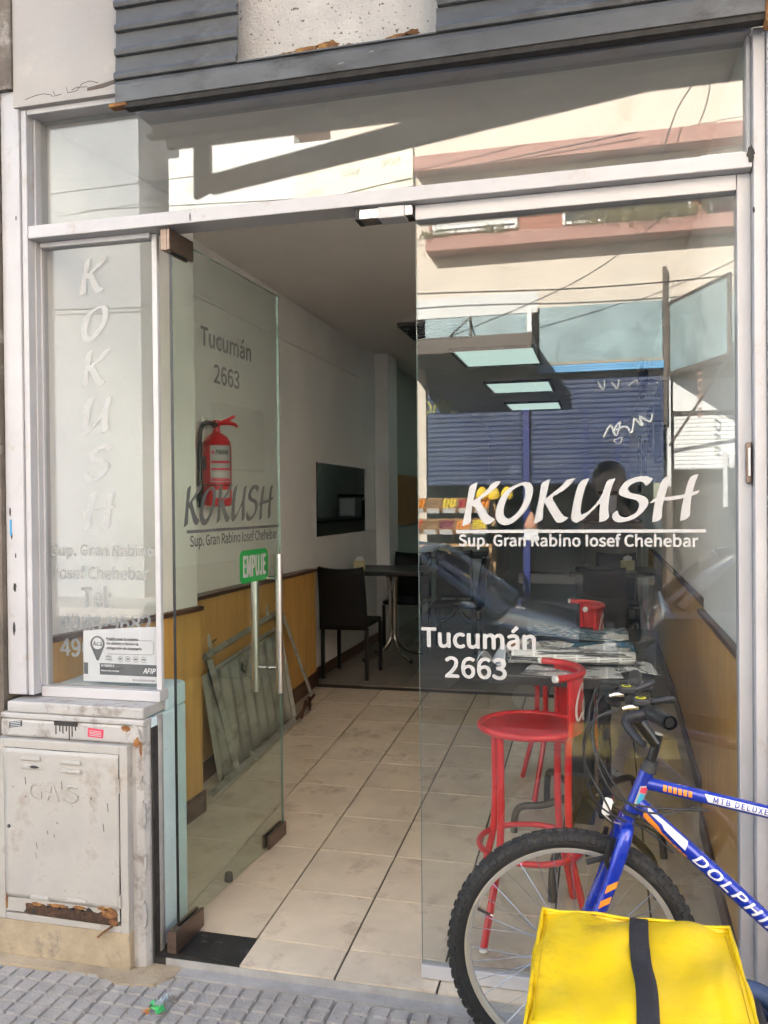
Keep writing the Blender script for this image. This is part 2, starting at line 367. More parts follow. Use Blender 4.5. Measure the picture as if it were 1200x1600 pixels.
fs = struct(MB().box(-40, 40, -10.5, -8.6, -.35, -.03).build('far_sidewalk', M_PAVE))
struct(MB().box(-120, 120, -160, 120, -.9, -.45).build('ground', M_ASPH))

# --- interior floor: the ramp of beige tiles, then the darker level floor
fl = struct(MB().build('floor', M_GROUT) if False else MB().prism([(0,-.2),(3.195,-.2),(3.195,.0705*3.195-.008),(.0,-.008)], 'yz', -2.3, .62).build('floor', M_GROUT))
P = .3278; ang = math.atan(.0705)
def tile_mesh(w, d, m, name='floor_tile'):
    g = .0032; mb = MB(); h = .0006
    a0, a1, b0, b1 = g, w-g, g, d-g
    mb.v += [(a0,b0,-.008),(a1,b0,-.008),(a1,b1,-.008),(a0,b1,-.008),(a0+h,b0+h,0),(a1-h,b0+h,0),(a1-h,b1-h,0),(a0+h,b1-h,0)]
    mb.f += [(4,5,6,7),(0,1,5,4),(1,2,6,5),(2,3,7,6),(3,0,4,7)]
    return mb.mesh(name, m)
tm = tile_mesh(P, P/math.cos(ang), M_TILE); tf = tile_mesh(P, .1615/math.cos(ang), M_TILE)
# a wider threshold row sits flat along the street edge
for i in range(-2, 6):
    x = -1.4905+i*P
    for j in range(1, 10):
        y = -.1665+.328*j
        share('floor_tile', tm, fl, (x, y, .0705*y+random.uniform(-.0006,.0006)), (ang, 0, 0))
    if x > -1.3 or x < -1.5: share('floor_tile', tf, fl, (x, 0, 0), (ang, 0, 0))
# threshold nosing below the first row of tiles
MB().box(-1.42, .40, -.003, .0, SW-.01, -.004).build('threshold_nosing', M_GREYM, fl)
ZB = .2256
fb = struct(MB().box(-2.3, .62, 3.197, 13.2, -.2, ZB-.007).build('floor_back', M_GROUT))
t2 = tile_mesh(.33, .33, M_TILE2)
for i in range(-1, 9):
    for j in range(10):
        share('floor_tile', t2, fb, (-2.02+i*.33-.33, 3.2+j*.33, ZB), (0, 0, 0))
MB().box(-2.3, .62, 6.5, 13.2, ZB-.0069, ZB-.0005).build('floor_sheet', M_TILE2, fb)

# --- walls and ceiling
CE = 2.87
wl = struct(MB().box(-2.3, -2.04, 1.06, 13.2, -.1, CE+.3).build('wall_left', M_INWALL))
nib = struct(MB().prism([(-2.3,.095),(-1.945,.095),(-1.835,1.075),(-2.3,1.075)], 'xy', -.1, CE+.02).build('wall_left_front', M_INWALL))
MB().box(-2.0405, -1.915, 5.08, 5.42, 0, CE).build('pilaster', M_INWALL, wl)
MB().box(-2.0405, -2.03, 5.42, 13.1, 0, CE).build('green_wall_skin', M_INGREEN, wl)
MB().box(-2.0405, -2.028, 1.075, 5.08, 2.575, 2.60).build('wall_moulding', M_INWALL, wl, bevel=.004)
wr = struct(MB().box(.44, .68, 1.285, 13.2, -.1, CE+.3).build('wall_right', M_INWALL))
nr = struct(MB().box(.405, .68, .095, 1.285, -.1, CE+.02).build('wall_right_front', M_INWALL))
struct(MB().box(-2.3, .68, 13.1, 13.3, -.1, CE+.3).build('wall_back', M_INGREEN))
ce = MB()
ceil = struct(MB().box(-2.3, .68, .10, 13.3, CE, CE+.25).build('ceiling', M_CEIL))
# fluorescent ceiling panels, switched on
M_LAMP = mat('lit_diffuser', (.7,.78,.74), .6, var=.03, emit=((.60,.80,.72), .13))
for k, (y, w) in enumerate(((5.02, .93), (7.2, .92), (9.3, .9))):
    t = thing('ceiling_light', ['lit greenish ceiling panel nearest the street, first of three', 'lit greenish ceiling panel in the middle of three', 'lit greenish ceiling panel farthest inside, last of three'][k], 'ceiling light', (-.95, y+w/2, CE), 0, 'fluorescent ceiling panels in a row')
    MB().box(-.35, .35, -w/2, w/2, -.018, -.004).build('diffuser', M_LAMP, t)
    fr = MB()
    fr.box(-.38, -.351, -w/2-.03, w/2+.03, -.03, 0); fr.box(.351, .38, -w/2-.03, w/2+.03, -.03, 0); fr.box(-.351, .351, -w/2-.03, -w/2-.001, -.03, 0); fr.box(-.351, .351, w/2+.001, w/2+.03, -.03, 0)
    fr.build('frame', M_BLACK, t)
t = thing('air_vent', 'dark square ceiling vent recessed before the first light panel', 'vent', (-1.27, 4.1, CE))
MB().box(-.25, .25, -.3, .3, -.03, 0).build('frame', M_INKG, t, bevel=.006)
for k in range(6): MB().box(-.22, .22, -.25+k*.09, -.2+k*.09, -.04, -.031).build('slat', M_BLACKM, t)

# --- wainscot: separate boards with a dark rail
def board_run(wall, p0, p1, zt, n, thick, name='wainscot_board', side=1, seams=None):
    d = Vector((p1[0]-p0[0], p1[1]-p0[1])); L = d.length; u = d/L; nn = Vector((u.y, -u.x))*side
    ss = seams or [i/n for i in range(n+1)]
    for a, b in zip(ss[:-1], ss[1:]):
        a2 = a*L+.0012; b2 = b*L-.0012
        q = [Vector(p0)+u*a2, Vector(p0)+u*b2, Vector(p0)+u*b2+nn*thick, Vector(p0)+u*a2+nn*thick]
        MB().prism([tuple(v) for v in q], 'xy', -.05, zt).build(name, M_WOOD, wall, bevel=.0015)
    def strip(nm, z0, z1, off, t, m, ext=.0):
        q = [Vector(p0)+nn*off, Vector(p1)+u*ext+nn*off, Vector(p1)+u*ext+nn*(off+t), Vector(p0)+nn*(off+t)]
        MB().prism([tuple(v) for v in q], 'xy', z0, z1).build(nm, m, wall, bevel=.004)
    strip('dado_rail', zt+.001, zt+.022, 0, thick+.016, M_RAIL, .0)
    return strip, L
def skirt(wall, pts, thick, h, m=M_RAIL):
    # a skirting that follows the sloping floor
    for (x0, y0), (x1, y1) in zip(pts[:-1], pts[1:]):
        mb = MB(); z0, z1 = floor_z(y0), floor_z(y1); k = 0
        s = thick
        mb.v += [(x0,y0,z0+.0005),(x1,y1,z1+.0005),(x1,y1,z1+h),(x0,y0,z0+h),(x0+s,y0,z0+.0005),(x1+s,y1,z1+.0005),(x1+s,y1,z1+h),(x0+s,y0,z0+h)]
        mb.f += [(0,1,2,3),(7,6,5,4),(0,4,5,1),(3,2,6,7),(0,3,7,4),(1,5,6,2)]
        mb.build('skirting_board', m, wall, bevel=.003)
board_run(nib, (-1.945,.10), (-1.835,1.075), 1.01, 2, .022)
skirt(nib, [(-1.922,.10), (-1.813,1.075)], .014, .10)
board_run(wl, (-2.04,1.08), (-2.04,3.165), 1.02, 4, .065, seams=[0,.30,.78-.0,.78+.11,1.0])
skirt(wl, [(-1.975,1.08), (-1.975,3.165)], .014, .10)
skirt(wl, [(-2.04,3.17), (-2.04,5.075)], .014, .08)
board_run(nr, (.405,.10), (.405,1.28), 1.02, 2, .012, side=-1)
skirt(nr, [(.393,.10), (.393,1.28)], -.012, .10)
board_run(wr, (.44,1.29), (.44,6.5), 1.03, 6, .012, side=-1)
skirt(wr, [(.428,1.29), (.428,3.2), (.428,6.5)], -.012, .09)

# --- the building above and around the shop (keeps the sun off this side of the street)
bd = thing('shop_building', 'cream street building that holds the glass fronted shop', 'building', (0, .5, 0))
def loc(mb, dx, dy, dz): return mb.xf(Matrix.Translation((dx, dy, dz)))
def bpart(name, m, x0, x1, y0, y1, z0, z1, **k): return loc(MB().box(x0,x1,y0,y1,z0,z1), 0, -.5, 0).build(name, m, bd, **k)
bpart('upper_wall', M_PLASTER, -9, 9, .02, 13.4, 3.45, 5.95)
bpart('lintel', M_SPECK, -1.99, .44, .012, .10, 2.857, 3.45)
bpart('upper_left_plaster', M_PLASTER, -1.947, -1.545, -.022, .012, 2.862, 3.45)
bpart('left_pier', M_PILAR, -9, -2.012, -.03, 1.0, -.03, 3.45)
bpart('left_pier_cap', M_PILAR, -2.012, -1.949, -.03, .3, 2.925, 3.45)
bpart('right_pier', M_PLASTER, .62, 9, -.02, 1.0, -.03, 3.45)
bpart('lintel_back', M_INWALL, -2.3, .68, .105, .3, CE+.001, 3.44)
bpart('side_wall_left', M_GREYM, -9, -2.305, 1.0, 13.4, -.1, 3.45)
bpart('side_wall_right', M_GREYM, .685, 9, 1.0, 13.4, -.1, 3.45)
# cracks and rust along the plaster
for pts in ([(-1.90,2.884),(-1.86,2.893),(-1.83,2.895),(-1.80,2.888),(-1.79,2.879)], [(-1.79,2.899),(-1.785,2.882),(-1.76,2.885)], [(-1.74,2.905),(-1.735,2.886),(-1.70,2.889),(-1.68,2.91),(-1.65,2.915),(-1.62,2.905)], [(-1.72,2.894),(-1.70,2.9),(-1.66,2.897)]):
    MB().tube([(x, -.0222, z) for x, z in pts], .0010, 4).xf(Matrix.Translation((0,-.5,0))).build('plaster_crack', M_GRIME, bd)
MB().prism([(-1.66,2.883),(-1.60,2.886),(-1.55,2.896),(-1.55,2.908),(-1.61,2.899),(-1.66,2.893)], 'xz', -.5235, -.521).build('missing_plaster', M_PILAR, bd)
def blob(cx, cz, rx, rz, n=22, j=.45):
    return [(cx+rx*math.cos(2*math.pi*i/n)*random.uniform(1-j,1), cz+rz*math.sin(2*math.pi*i/n)*random.uniform(1-j,1)) for i in range(n)]
for c in ((-.90,2.93,.055,.014),(-.83,2.934,.05,.018),(-.76,2.922,.03,.010),(-.60,2.925,.05,.014),(-.56,2.932,.03,.016),(-.70,2.915,.03,.007),(-.97,2.925,.03,.008)):
    MB().prism(blob(*c), 'xz', -.49, -.4868).build('rust_patch', M_RUST, bd)

# --- roller shutter, rolled up, two slatted wings over one bottom rail
sh = thing('roller_shutter', 'grey roller shutter rolled up above the transom, its middle slats cut away', 'roller shutter', (0, -.06, 2.80))
def slat_mesh(w):
    pr = [(0,.077),(-.002,.046),(-.004,.030),(-.012,.024),(-.016,.014),(-.012,.003),(-.003,.0),(.004,.002),(.004,.077)]
    return MB().prism(pr, 'yz', 0, w).mesh('slat', M_GREYMET, 35)
sa, sb = slat_mesh(.427), slat_mesh(1.10)
for k in range(6):
    share('slat', sa, sh, (-1.528+random.uniform(-.004,.004), 0, .078+k*.0772))
    share('slat', sb, sh, (-.468+random.uniform(-.004,.004), 0, .078+k*.0772))
MB().prism([(-.012,.005),(-.012,.06),(-.004,.076),(.02,.076),(.02,.005)], 'yz', -1.528, .47).build('bottom_rail', M_GREYMET, sh, bevel=.002)
MB().box(-1.50, .47, -.006, .03, -.012, .0045).build('rail_seal', M_GRIME, sh)
MB().box(-1.55, -1.488, -.014, .02, -.008, .004).build('rust_stub', M_RUST, sh, bevel=.003)
MB().box(.425, .472, -.02, .03, -.03, .075).build('guide_end', M_RUST, sh, bevel=.008)
MB().box(-1.10, -.468, -.013, .0, .0762, .0805).build('green_edge', M_INKG, sh)

# ================================================================== SHOPFRONT
sf = thing('storefront', 'white framed glass shopfront with KOKUSH lettering, sidelight and transom', 'shopfront', (0, 0, 0))
def fp(name, m, x0, x1, y0, y1, z0, z1, bevel=.003): return MB().box(x0,x1,y0,y1,z0,z1).build(name, m, sf, bevel=bevel)
fp('left_cover_strip', M_WHITE, -2.008, -1.936, -.012, .06, .85, 2.924)
fp('left_jamb', M_WHITE, -1.934, -1.912, -.004, .10, .848, 2.860)
fp('left_inner_bead', M_ALU, -1.9115, -1.902, .03, .10, 2.466, 2.846)
fp('top_rail', M_WHITE, -1.911, -1.50, -.002, .10, 2.842, 2.861)
fp('top_rail_back', M_WHITE, -1.50, .405, .01, .10, 2.80, 2.856)
fp('transom_bar', M_WHITE, -1.911, .402, -.003, .10, 2.419, 2.463)
fp('right_jamb', M_WHITE, .4045, .437, -.004, .10, -.02, 2.80)
fp('right_cover_strip', M_WHITE, .438, .50, -.016, .08, -.02, 2.80)
fp('right_cover_ridge', M_WHITE, .501, .615, -.008, .08, -.02, 2.80)
fp('right_inner_bead', M_ALU, .392, .404, .03, .10, 2.466, 2.80)
MB().box(-1.902, .392, .060, .066, 2.464, 2.842).build('transom_pane', G_TRANS, sf)
# sidelight
fp('sidelight_stile', M_ALU, -1.911, -1.905, .03, .09, .872, 2.418, .001)
fp('sidelight_stile', M_ALU, -1.949+.0385, -1.9, .055, .088, .872, 2.402, .001)
fp('sidelight_stile', M_ALU, -1.478, -1.458, .060, .080, .872, 2.4175)
fp('sidelight_top_rail', M_ALU, -1.9, -1.4785, .045, .09, 2.400, 2.4185)
fp('sidelight_bottom_rail', M_ALU, -1.911, -1.452, .035, .095, .836, .8715)
fp('sill', M_WHITE2, -1.985, -1.466, -.049, .10, .797, .835, .006)
MB().box(-1.8995, -1.4785, .066, .072, .872, 2.4).build('sidelight_pane', G_SIDE, sf)
# fixed pane
fp('pane_top_rail', M_ALU, -.560, .366, .035, .085, 2.372, 2.4175)
fp('pane_stile', M_ALU, .367, .404, .035, .09, .0, 2.4175)
fp('pane_bottom_rail', M_ALU, -.566, .366, .055, .092, .007, .05)
MB().box(-.5645, .3665, .0665, .0745, .05, 2.372).build('fixed_pane', G_FIX, sf)
o = MB().box(-.5655, -.5645, .0668, .0742, .05, 2.371).build('pane_edge', mat('glass_edge', (.17,.23,.21), .2, var=.1), sf)
# header latch
MB().box(-.735, -.565, .02, .085, 2.384, 2.4185).build('latch_track', M_CHROME, sf, bevel=.003)
MB().box(-.672, -.588, .008, .075, 2.378, 2.414).build('latch_cover', M_ALU, sf, bevel=.004)
MB().box(-.75, -.735, .02, .09, 2.384, 2.4185).build('latch_end', M_BLACKM, sf, bevel=.002)
MB().box(.386, .402, .02, .034, 1.545, 1.661).build('lock_plate', M_BRONZE, sf, bevel=.004)
MB().box(.391, .397, .012, .0195, 1.565, 1.645).build('lock_bar', M_STEEL, sf, bevel=.002)
for x, z, rx, rz in ((.398,2.455,.012,.028),(.405,2.30,.004,.012),(.44,1.2,.003,.02),(.44,.62,.003,.012),(.46,2.0,.003,.008),(-1.99,1.48,.004,.02),(-1.985,1.40,.004,.016),(-1.975,1.22,.008,.02),(-1.98,1.08,.006,.03),(-1.97,1.33,.003,.01),(-1.95,2.49,.003,.01),(-1.30,2.437,.002,.014)):
    y = -.0165 if x > .437 else (-.0125 if x < -1.936 else -.0045)
    MB().prism(blob(x, z, rx, rz), 'xz', y-.0008, y).build('paint_chip', M_GRIME, sf)
MB().box(-1.992, -1.984, -.0138, -.0125, 1.40, 1.455).build('blue_sticker', mat('blue_sticker', (.05,.28,.55), .5), sf)
# lettering on the fixed pane
GY = .0655
kokush(sf, 0, GY, 1.43, .001, M_LET)
MB().poly([(-.445,GY,1.405),(.284,GY,1.406),(.284,GY,1.4155),(-.445,GY,1.4145)]).build('lettering_rule', M_LET, sf)
put_text('lettering', 'Sup. Gran Rabino Iosef Chehebar', M_LET, sf, -.436, GY, 1.355, width=.698, height=.047, bold=.022)
put_text('lettering', 'Tucumán', M_LET, sf, -.556, GY, 1.049, width=.350, height=.070, bold=.028)
put_text('lettering', '2663', M_LET, sf, -.482, GY, .956, width=.188, height=.064, bold=.028)
# lettering on the sidelight, top to bottom
SY = .065
def see_through(m_, a):
    m_.node_tree.nodes['Principled BSDF'].inputs['Alpha'].default_value = a; return m_
M_LETS = see_through(mat('thin_frosted_vinyl', (.42,.425,.425), .7, var=.03), .8)
cz = [2.232, 2.068, 1.908, 1.745, 1.577, 1.410]; cx = [-.366, -.265, -.1455, -.031, .08, .200]
for g, z, c in zip(KOK, cz, cx): glyph(g, -1.695-c*.92, SY, z, .00094).build('letter', M_LETS, sf)
M_LETT = mat('reflection_dulled_vinyl', (.27,.275,.275), .7, var=.05)  # greyer colour imitates reflections washing out the lower lettering
put_text('lettering', 'Sup. Gran Rabino', M_LETT, sf, -1.885, SY, 1.315, width=.40, height=.052, bold=.02)
put_text('lettering', 'Iosef Chehebar', M_LETT, sf, -1.865, SY, 1.245, width=.36, height=.046, bold=.02)
put_text('lettering', 'Tel:', M_LETT, sf, -1.765, SY, 1.148, width=.115, height=.072, bold=.026)
put_text('lettering', '4963-9682', M_LETT, sf, -1.86, .0768, 1.062, width=.355, height=.062, bold=.026)
put_text('lettering', '4963-2277', M_LETT, sf, -1.86, .0768, .972, width=.355, height=.062, bold=.026)

# --- printed card notice inside the sidelight
nt = thing('card_notice', 'white printed notice with Acá map pin taped inside the sidelight', 'notice', (-1.62, .0745, .888))
NX = lambda a: a-(-1.62)
def nbox(name, m, x0, x1, z0, z1, y): return MB().poly([(NX(x0),y,z0-.888),(NX(x1),y,z0-.888),(NX(x1),y,z1-.888),(NX(x0),y,z1-.888)]).build(name, m, nt)
MB().prism([(-.148,.0),(.150,.002),(.152,.197),(.05,.192),(-.147,.176)], 'xz', -.0008, .0004).build('sheet', M_PAPERW, nt)
nbox('print_bar', M_INKG, -1.766, -1.474, .913, .953, -.0013)
nbox('blank_square', M_PAPERW, -1.749, -1.703, .905, .962, -.0018)
MB().prism([(-.091+.028*math.cos(R(a)), .131+.028*math.sin(R(a))) for a in range(-30, 211, 12)]+[(-.091,.066)], 'xz', -.0016, -.0012).build('map_pin', M_INKG, nt)
MB().lathe([(.0205,-.0021),(.0205,-.0017)], (-.091,0,.133), 24, 'y').build('pin_disc', M_PAPERW, nt)
def ntext(s, x, z, w, h, m=M_INK, b=.02, y=-.0024, sh_=0): put_text('print', s, m, nt, NX(x), y, z-.888, width=w, height=h, bold=b, shear=sh_)
ntext('Acá', -1.728, 1.013, .035, .018)
ntext('Podés usar tu tarjeta', -1.675, 1.032, .122, .013)
ntext('de débito y tienen la', -1.675, 1.016, .122, .013)
ntext('obligación de aceptarla', -1.675, 1.000, .135, .013)
fr = MB(); fr.tube([(.0-.055,-.0016,.155-.01),(.118,-.0016,.158-.01),(.126,-.0016,.150-.01),(.126,-.0016,.106),(.118,-.0016,.100),(-.055,-.0016,.098)], .0007, 4); fr.build('print_frame', M_INKG, nt)
for k in range(4):
    c = MB(); c.tube([(-.003+k*.030+.0095*math.cos(R(a)), -.0016, .082+.0095*math.sin(R(a))) for a in range(0, 360, 24)], .0007, 4, True); c.build('print_icon', M_INKG, nt)
    MB().poly([(-.008+k*.030,-.0017,.080),(.002+k*.030,-.0017,.080),(.002+k*.030,-.0017,.085),(-.008+k*.030,-.0017,.085)]).build('print_icon', M_INKG, nt)
ntext('MEDIOS', -1.678, .974, .022, .006); ntext('DE PAGO', -1.678, .964, .024, .006)
ntext('33-71606797-9', -1.697, .941, .05, .008, M_PAPERW)
ntext('Responsable Inscripto', -1.697, .924, .07, .007, M_PAPERW)
ntext('AFIP', -1.535, .924, .048, .017, M_PAPERW, .03, sh_=.3)
ntext('NO TE VAYAS SIN TU FACTURA', -1.575, .896, .085, .006)

# ================================================================== GLASS DOOR
rz = math.atan2(.87, .037)
gd = thing('glass_door', 'open frameless glass door with steel pull handles, folded into the shop', 'door', (-1.402, .052, 0), rz)
MB().box(.0, .872, -.005, .005, .064, 2.398).build('door_pane', G_DOOR, gd)
MB().box(.8722, .8732, -.005, .005, .064, 2.398).build('door_edge', MATS['glass_edge'], gd)
MB().box(-.0012, -.0002, -.005, .005, .075, 2.34).build('dark_seal', M_BLACK, gd)
MB().box(.0, .872, -.005, .005, 2.3982, 2.3992).build('top_edge', MATS['glass_edge'], gd)
for z0, z1, x0, x1, nm in ((.006,.078,-.045,.145,'bottom_pivot'),(2.345,2.415,-.035,.125,'top_pivot'),(.064,.122,.70,.875,'floor_lock')):
    a = MB().box(x0, x1, -.017, -.0055, z0, z1).build(nm, M_BRONZE, gd, bevel=.002)
    MB().box(x0, x1, .0055, .017, z0, z1).build('back_plate', M_BRONZE, a, bevel=.002)
    if nm != 'floor_lock': MB().box(x0, x0+.044 if x0 < -.04 else -.0015, -.0055, .0055, z0, z1).build('pivot_core', M_BRONZE, a)
for s, nm in ((-1, 'handle'), (1, 'handle')):
    h = MB().tube([(.738, s*.055, .712), (.738, s*.055, 1.292)], .0155, 18).build(nm, M_STEEL, gd, smooth=40)
    for z in (.815, 1.19): MB().tube([(.738, s*.006, z), (.738, s*.04, z)], .008, 12).build('standoff', M_CHROME, h, smooth=40)
DY = -.0058
Mk = Matrix.Translation((.5, 0, 0))
kokush(gd, .512, DY, 1.427, .00107, M_LETG)
MB().poly([(.075,DY,1.401),(.853,DY,1.401),(.853,DY,1.412),(.075,DY,1.412)]).build('lettering_rule', M_LETG, gd)
put_text('lettering', 'Sup. Gran Rabino Iosef Chehebar', M_LETG, gd, .098, DY, 1.343, width=.735, height=.052, bold=.02)
put_text('lettering', 'Tucumán', M_LETG, gd, .19, DY, 2.072, width=.405, height=.078, bold=.026)
put_text('lettering', '2663', M_LETG, gd, .285, DY, 1.948, width=.205, height=.068, bold=.026)
def rrect(x0, x1, z0, z1, r, n=5):
    out = []
    for cx_, cz_, a in ((x1-r, z1-r, 0), (x0+r, z1-r, 90), (x0+r, z0+r, 180), (x1-r, z0+r, 270)):
        out += [(cx_+r*math.cos(R(a+90*i/n)), cz_+r*math.sin(R(a+90*i/n))) for i in range(n+1)]
    return out
st = MB().prism(rrect(.475, .735, 1.188, 1.318, .03), 'xz', DY-.001, DY).xf(Matrix.Rotation(R(0), 4, 'Y')).build('push_sticker', M_GREEN, gd)
put_text('sticker_lettering', 'EMPUJE', M_LET, st, .505, DY-.0016, 1.212, width=.205, height=.082, bold=.035)
# floor plate and rubber stop
o = MB().poly([(-1.386,.030,.0045),(-1.160,.006,.0028),(-1.160,.1535,.0132),(-1.372,.155,.0133)]).poly([(-1.386,.03,.0005),(-1.16,.006,-.001),(-1.16,.006,.0028),(-1.386,.03,.0045)]).build('floor_spring_plate', M_DARKPLATE, solid=.002)
tag(o, 'dark steel floor spring plate set in the threshold beside the door pivot', 'floor plate')
o = MB().lathe([(.016,0),(.017,.004),(.015,.03),(.012,.034)], (-1.425,.50,.0705*.5), 14).build('door_stop', M_BLACKM, smooth=40)
tag(o, 'small black rubber door stop on the beige floor behind the open door', 'door stop')

# ================================================================== LOW WALL, GAS CABINET
lw = thing('low_wall', 'pale blue plastered stub wall below the sidelight, next to the open door', 'wall', (-1.75, .1, SW))
def lpart(name, m, mb, **k): return mb.xf(Matrix.Translation((1.75, -.1, -SW))).build(name, m, lw, **k)
lpart('masonry', M_BLUE, MB().prism([(-2.0,.0),(-1.4635,.0),(-1.4635,.24),(-1.49,.262),(-2.0,.262)], 'xy', SW, .79), bevel=.008)
lpart('masonry_top', M_BLUE, MB().prism([(-1.9,.105),(-1.4635,.105),(-1.4635,.24),(-1.49,.262),(-1.9,.262)], 'xy', .79, .868), bevel=.008)
lpart('cement_edge', M_GREYM, MB().prism([(-1.470,.035),(-1.4585,.035),(-1.4565,.05),(-1.460,.068),(-1.4632,.075),(-1.470,.075)], 'xy', SW, .79), bevel=.002)
lpart('corner_cladding', M_WHITE2, MB().prism([(-1.558,-.036),(-1.50,-.038),(-1.478,-.030),(-1.468,-.012),(-1.466,.012),(-1.472,.034),(-1.475,.034),(-1.475,-.001),(-1.558,-.001)], 'xy', SW+.002, .776), bevel=.003)
lpart('dark_gap', M_GRIME, MB().box(-1.4655, -1.4595, -.004, .034, SW+.002, .76), bevel=.001)
lpart('top_cladding', M_WHITE2, MB().box(-2.01, -1.462, -.052, -.001, .777, .796), bevel=.004)
lpart('front_cladding', M_WHITE2, MB().box(-2.012, -1.47, -.050, -.0005, .714, .7765), bevel=.010)
lpart('curled_sheet', M_WHITE2, MB().prism([(-1.545,.79),(-1.50,.785),(-1.478,.765),(-1.47,.735),(-1.474,.735),(-1.483,.762),(-1.503,.780),(-1.545,.786)], 'xz', -.058, -.02), bevel=.001)
for c in ((-1.53,.765,.022,.012),(-1.49,.722,.016,.020),(-1.475,.70,.006,.03)): lpart('rust_patch', M_RUST, MB().prism(blob(*c), 'xz', -.0520, -.0505))
for c in ((-1.474,.48,.010,.055),(-1.476,.15,.012,.05),(-1.472,.32,.006,.03),(-1.482,.60,.003,.012)): lpart('paint_loss', M_GREYM, MB().prism(blob(*c), 'xz', -.0400, -.0305))
dr = MB().box(-1.80, -1.71, -.0512, -.0502, .762, .776)
for x, h in ((-1.795,.03),(-1.78,.02),(-1.768,.026),(-1.755,.018),(-1.744,.046),(-1.733,.035),(-1.72,.014)): dr.box(x, x+.004, -.0512, -.0502, .762-h, .763)
lpart('black_paint_drip', M_GRIME, dr)
s_ = lpart('black_sticker', M_INK, MB().prism([(-1.975,.744),(-1.925,.752),(-1.925,.772),(-1.975,.764)], 'xz', -.0515, -.0503))
for k in range(3): lpart('sticker_line', M_INKL, MB().prism([(-1.97,.748+k*.006),(-1.93,.754+k*.006),(-1.93,.7565+k*.006),(-1.97,.7505+k*.006)], 'xz', -.0520, -.0516))
lpart('red_sticker', M_REDS, MB().prism([(-1.672,.731),(-1.614,.728),(-1.612,.757),(-1.670,.761)], 'xz', -.0515, -.0503))
for k in range(4): lpart('sticker_line', M_LET, MB().prism([(-1.665,.736+k*.005),(-1.62,.7335+k*.005),(-1.62,.7355+k*.005),(-1.665,.738+k*.005)], 'xz', -.0520, -.0516))

M_RUSTD = mat('dark_rust', (.055,.028,.016), .95, var=.5, scale=40, bump=.6, bscale=120, dirt=(.20,.09,.03), dirt_amt=.3, dirt_scale=30)
gb = thing('gas_cabinet', 'dented white steel gas meter cabinet marked GAS, rusted along its bottom', 'gas cabinet', (-1.77, -.06, .09))
def gp(name, m, mb, parent=None, **k): return mb.xf(Matrix.Translation((1.77, .06, -.09))).build(name, m, parent or gb, **k)
fy = -.068
gp('frame', M_GASBOX, MB().box(-2.02,-1.986,fy,-.002,.095,.712).box(-1.546,-1.516,fy,-.002,.095,.712).box(-1.986,-1.546,fy,-.002,.682,.712).box(-1.986,-1.546,fy,-.002,.095,.118), bevel=.003)
gp('cabinet_back', M_GRIME, MB().box(-1.986, -1.546, -.012, -.004, .118, .682))
# door sheet with a ragged rusted lower edge and small dents
edge = [(-1.546,.682),(-1.984,.682),(-1.984,.125)]
for i in range(24):
    x = -1.93+i*.0158
    edge.append((x, .128+(.032*max(0, math.sin((x+1.93)/.38*math.pi))**.6 if -1.90 < x < -1.58 else 0)+random.uniform(-.004,.005)))
edge.append((-1.5475,.135))
dmb = MB()
def door_fn(u, v):
    x = -1.984+u*.436; z = .172+v*.51
    dent = .003*math.sin(x*9+z*4)+.002*math.sin(x*23-z*17)+.0035*math.exp(-((x+1.70)**2+(z-.36)**2)/.012)
    return (x, fy-.001+dent*.6, z)
dmb.grid(door_fn, 30, 30)
dd = gp('door', M_GASBOX, dmb, smooth=60, solid=.002)
low = [p for p in edge if p[1] < .2 and p[0] > -1.985]
gp('lower_sheet', M_GASBOX, MB().prism([(-1.9838,.1725),(-1.9838,.125)]+[p for p in edge[3:]]+[(-1.5482,.1725)], 'xz', fy-.003, fy-.001), dd)
gp('rust_edge', M_RUSTD, MB().prism([(-1.905+.0145*i, .158+.006*math.sin(i*1.9)+.004*math.sin(i*4.1)) for i in range(25)]+[(-1.555,.119),(-1.66,.1195),(-1.78,.122),(-1.90,.126)], 'xz', fy-.0045, fy-.003), dd)
for c in ((-1.585,.160,.036,.022),(-1.61,.172,.022,.008),(-1.78,.163,.045,.007),(-1.70,.166,.03,.007),(-1.86,.160,.025,.007),(-1.572,.130,.020,.013),(-1.978,.16,.005,.028)): gp('rust_patch', M_RUST, MB().prism(blob(*c), 'xz', fy-.0062, fy-.0032), dd)
for c in ((-1.66,.163,.012,.008),(-1.725,.157,.008,.005),(-1.87,.137,.012,.008)): gp('rust_hole', M_GRIME, MB().prism(blob(*c), 'xz', fy-.0072, fy-.0063), dd)
for x0, x1, z in ((-1.915,-1.835,.645),(-1.912,-1.832,.615),(-1.762,-1.682,.640),(-1.762,-1.682,.612),(-1.885,-1.81,.176),(-1.748,-1.668,.182)):
    gp('louvre', M_GASBOX, MB().prism([(x0,z),(x1,z),(x1-.004,z+.014),(x0+.004,z+.014)], 'xz', fy-.010, fy+.001), dd, bevel=.003)
for ch_, x_ in (('G', -1.885), ('A', -1.818), ('S', -1.747)):
    mb = text_mesh(ch_, None, .050, .056, 0); mb.xf(Matrix.Translation((x_, fy-.0045, .515)))
    o = gp('embossed_letter', M_GASBOX, mb, dd); q = o.modifiers.new('s', 'SOLIDIFY'); q.thickness = .009; q.offset = 0; q = o.modifiers.new('b', 'BEVEL'); q.width = .0022; q.segments = 2
gp('lock', M_BLACKM, MB().lathe([(.006,fy-.005),(.0065,fy-.001)], (-1.966,0,.415), 14, 'y'), dd); gp('lock_cylinder', M_CHROME, MB().lathe([(.003,fy-.0058),(.003,fy-.0048)], (-1.966,0,.415), 10, 'y'), dd)
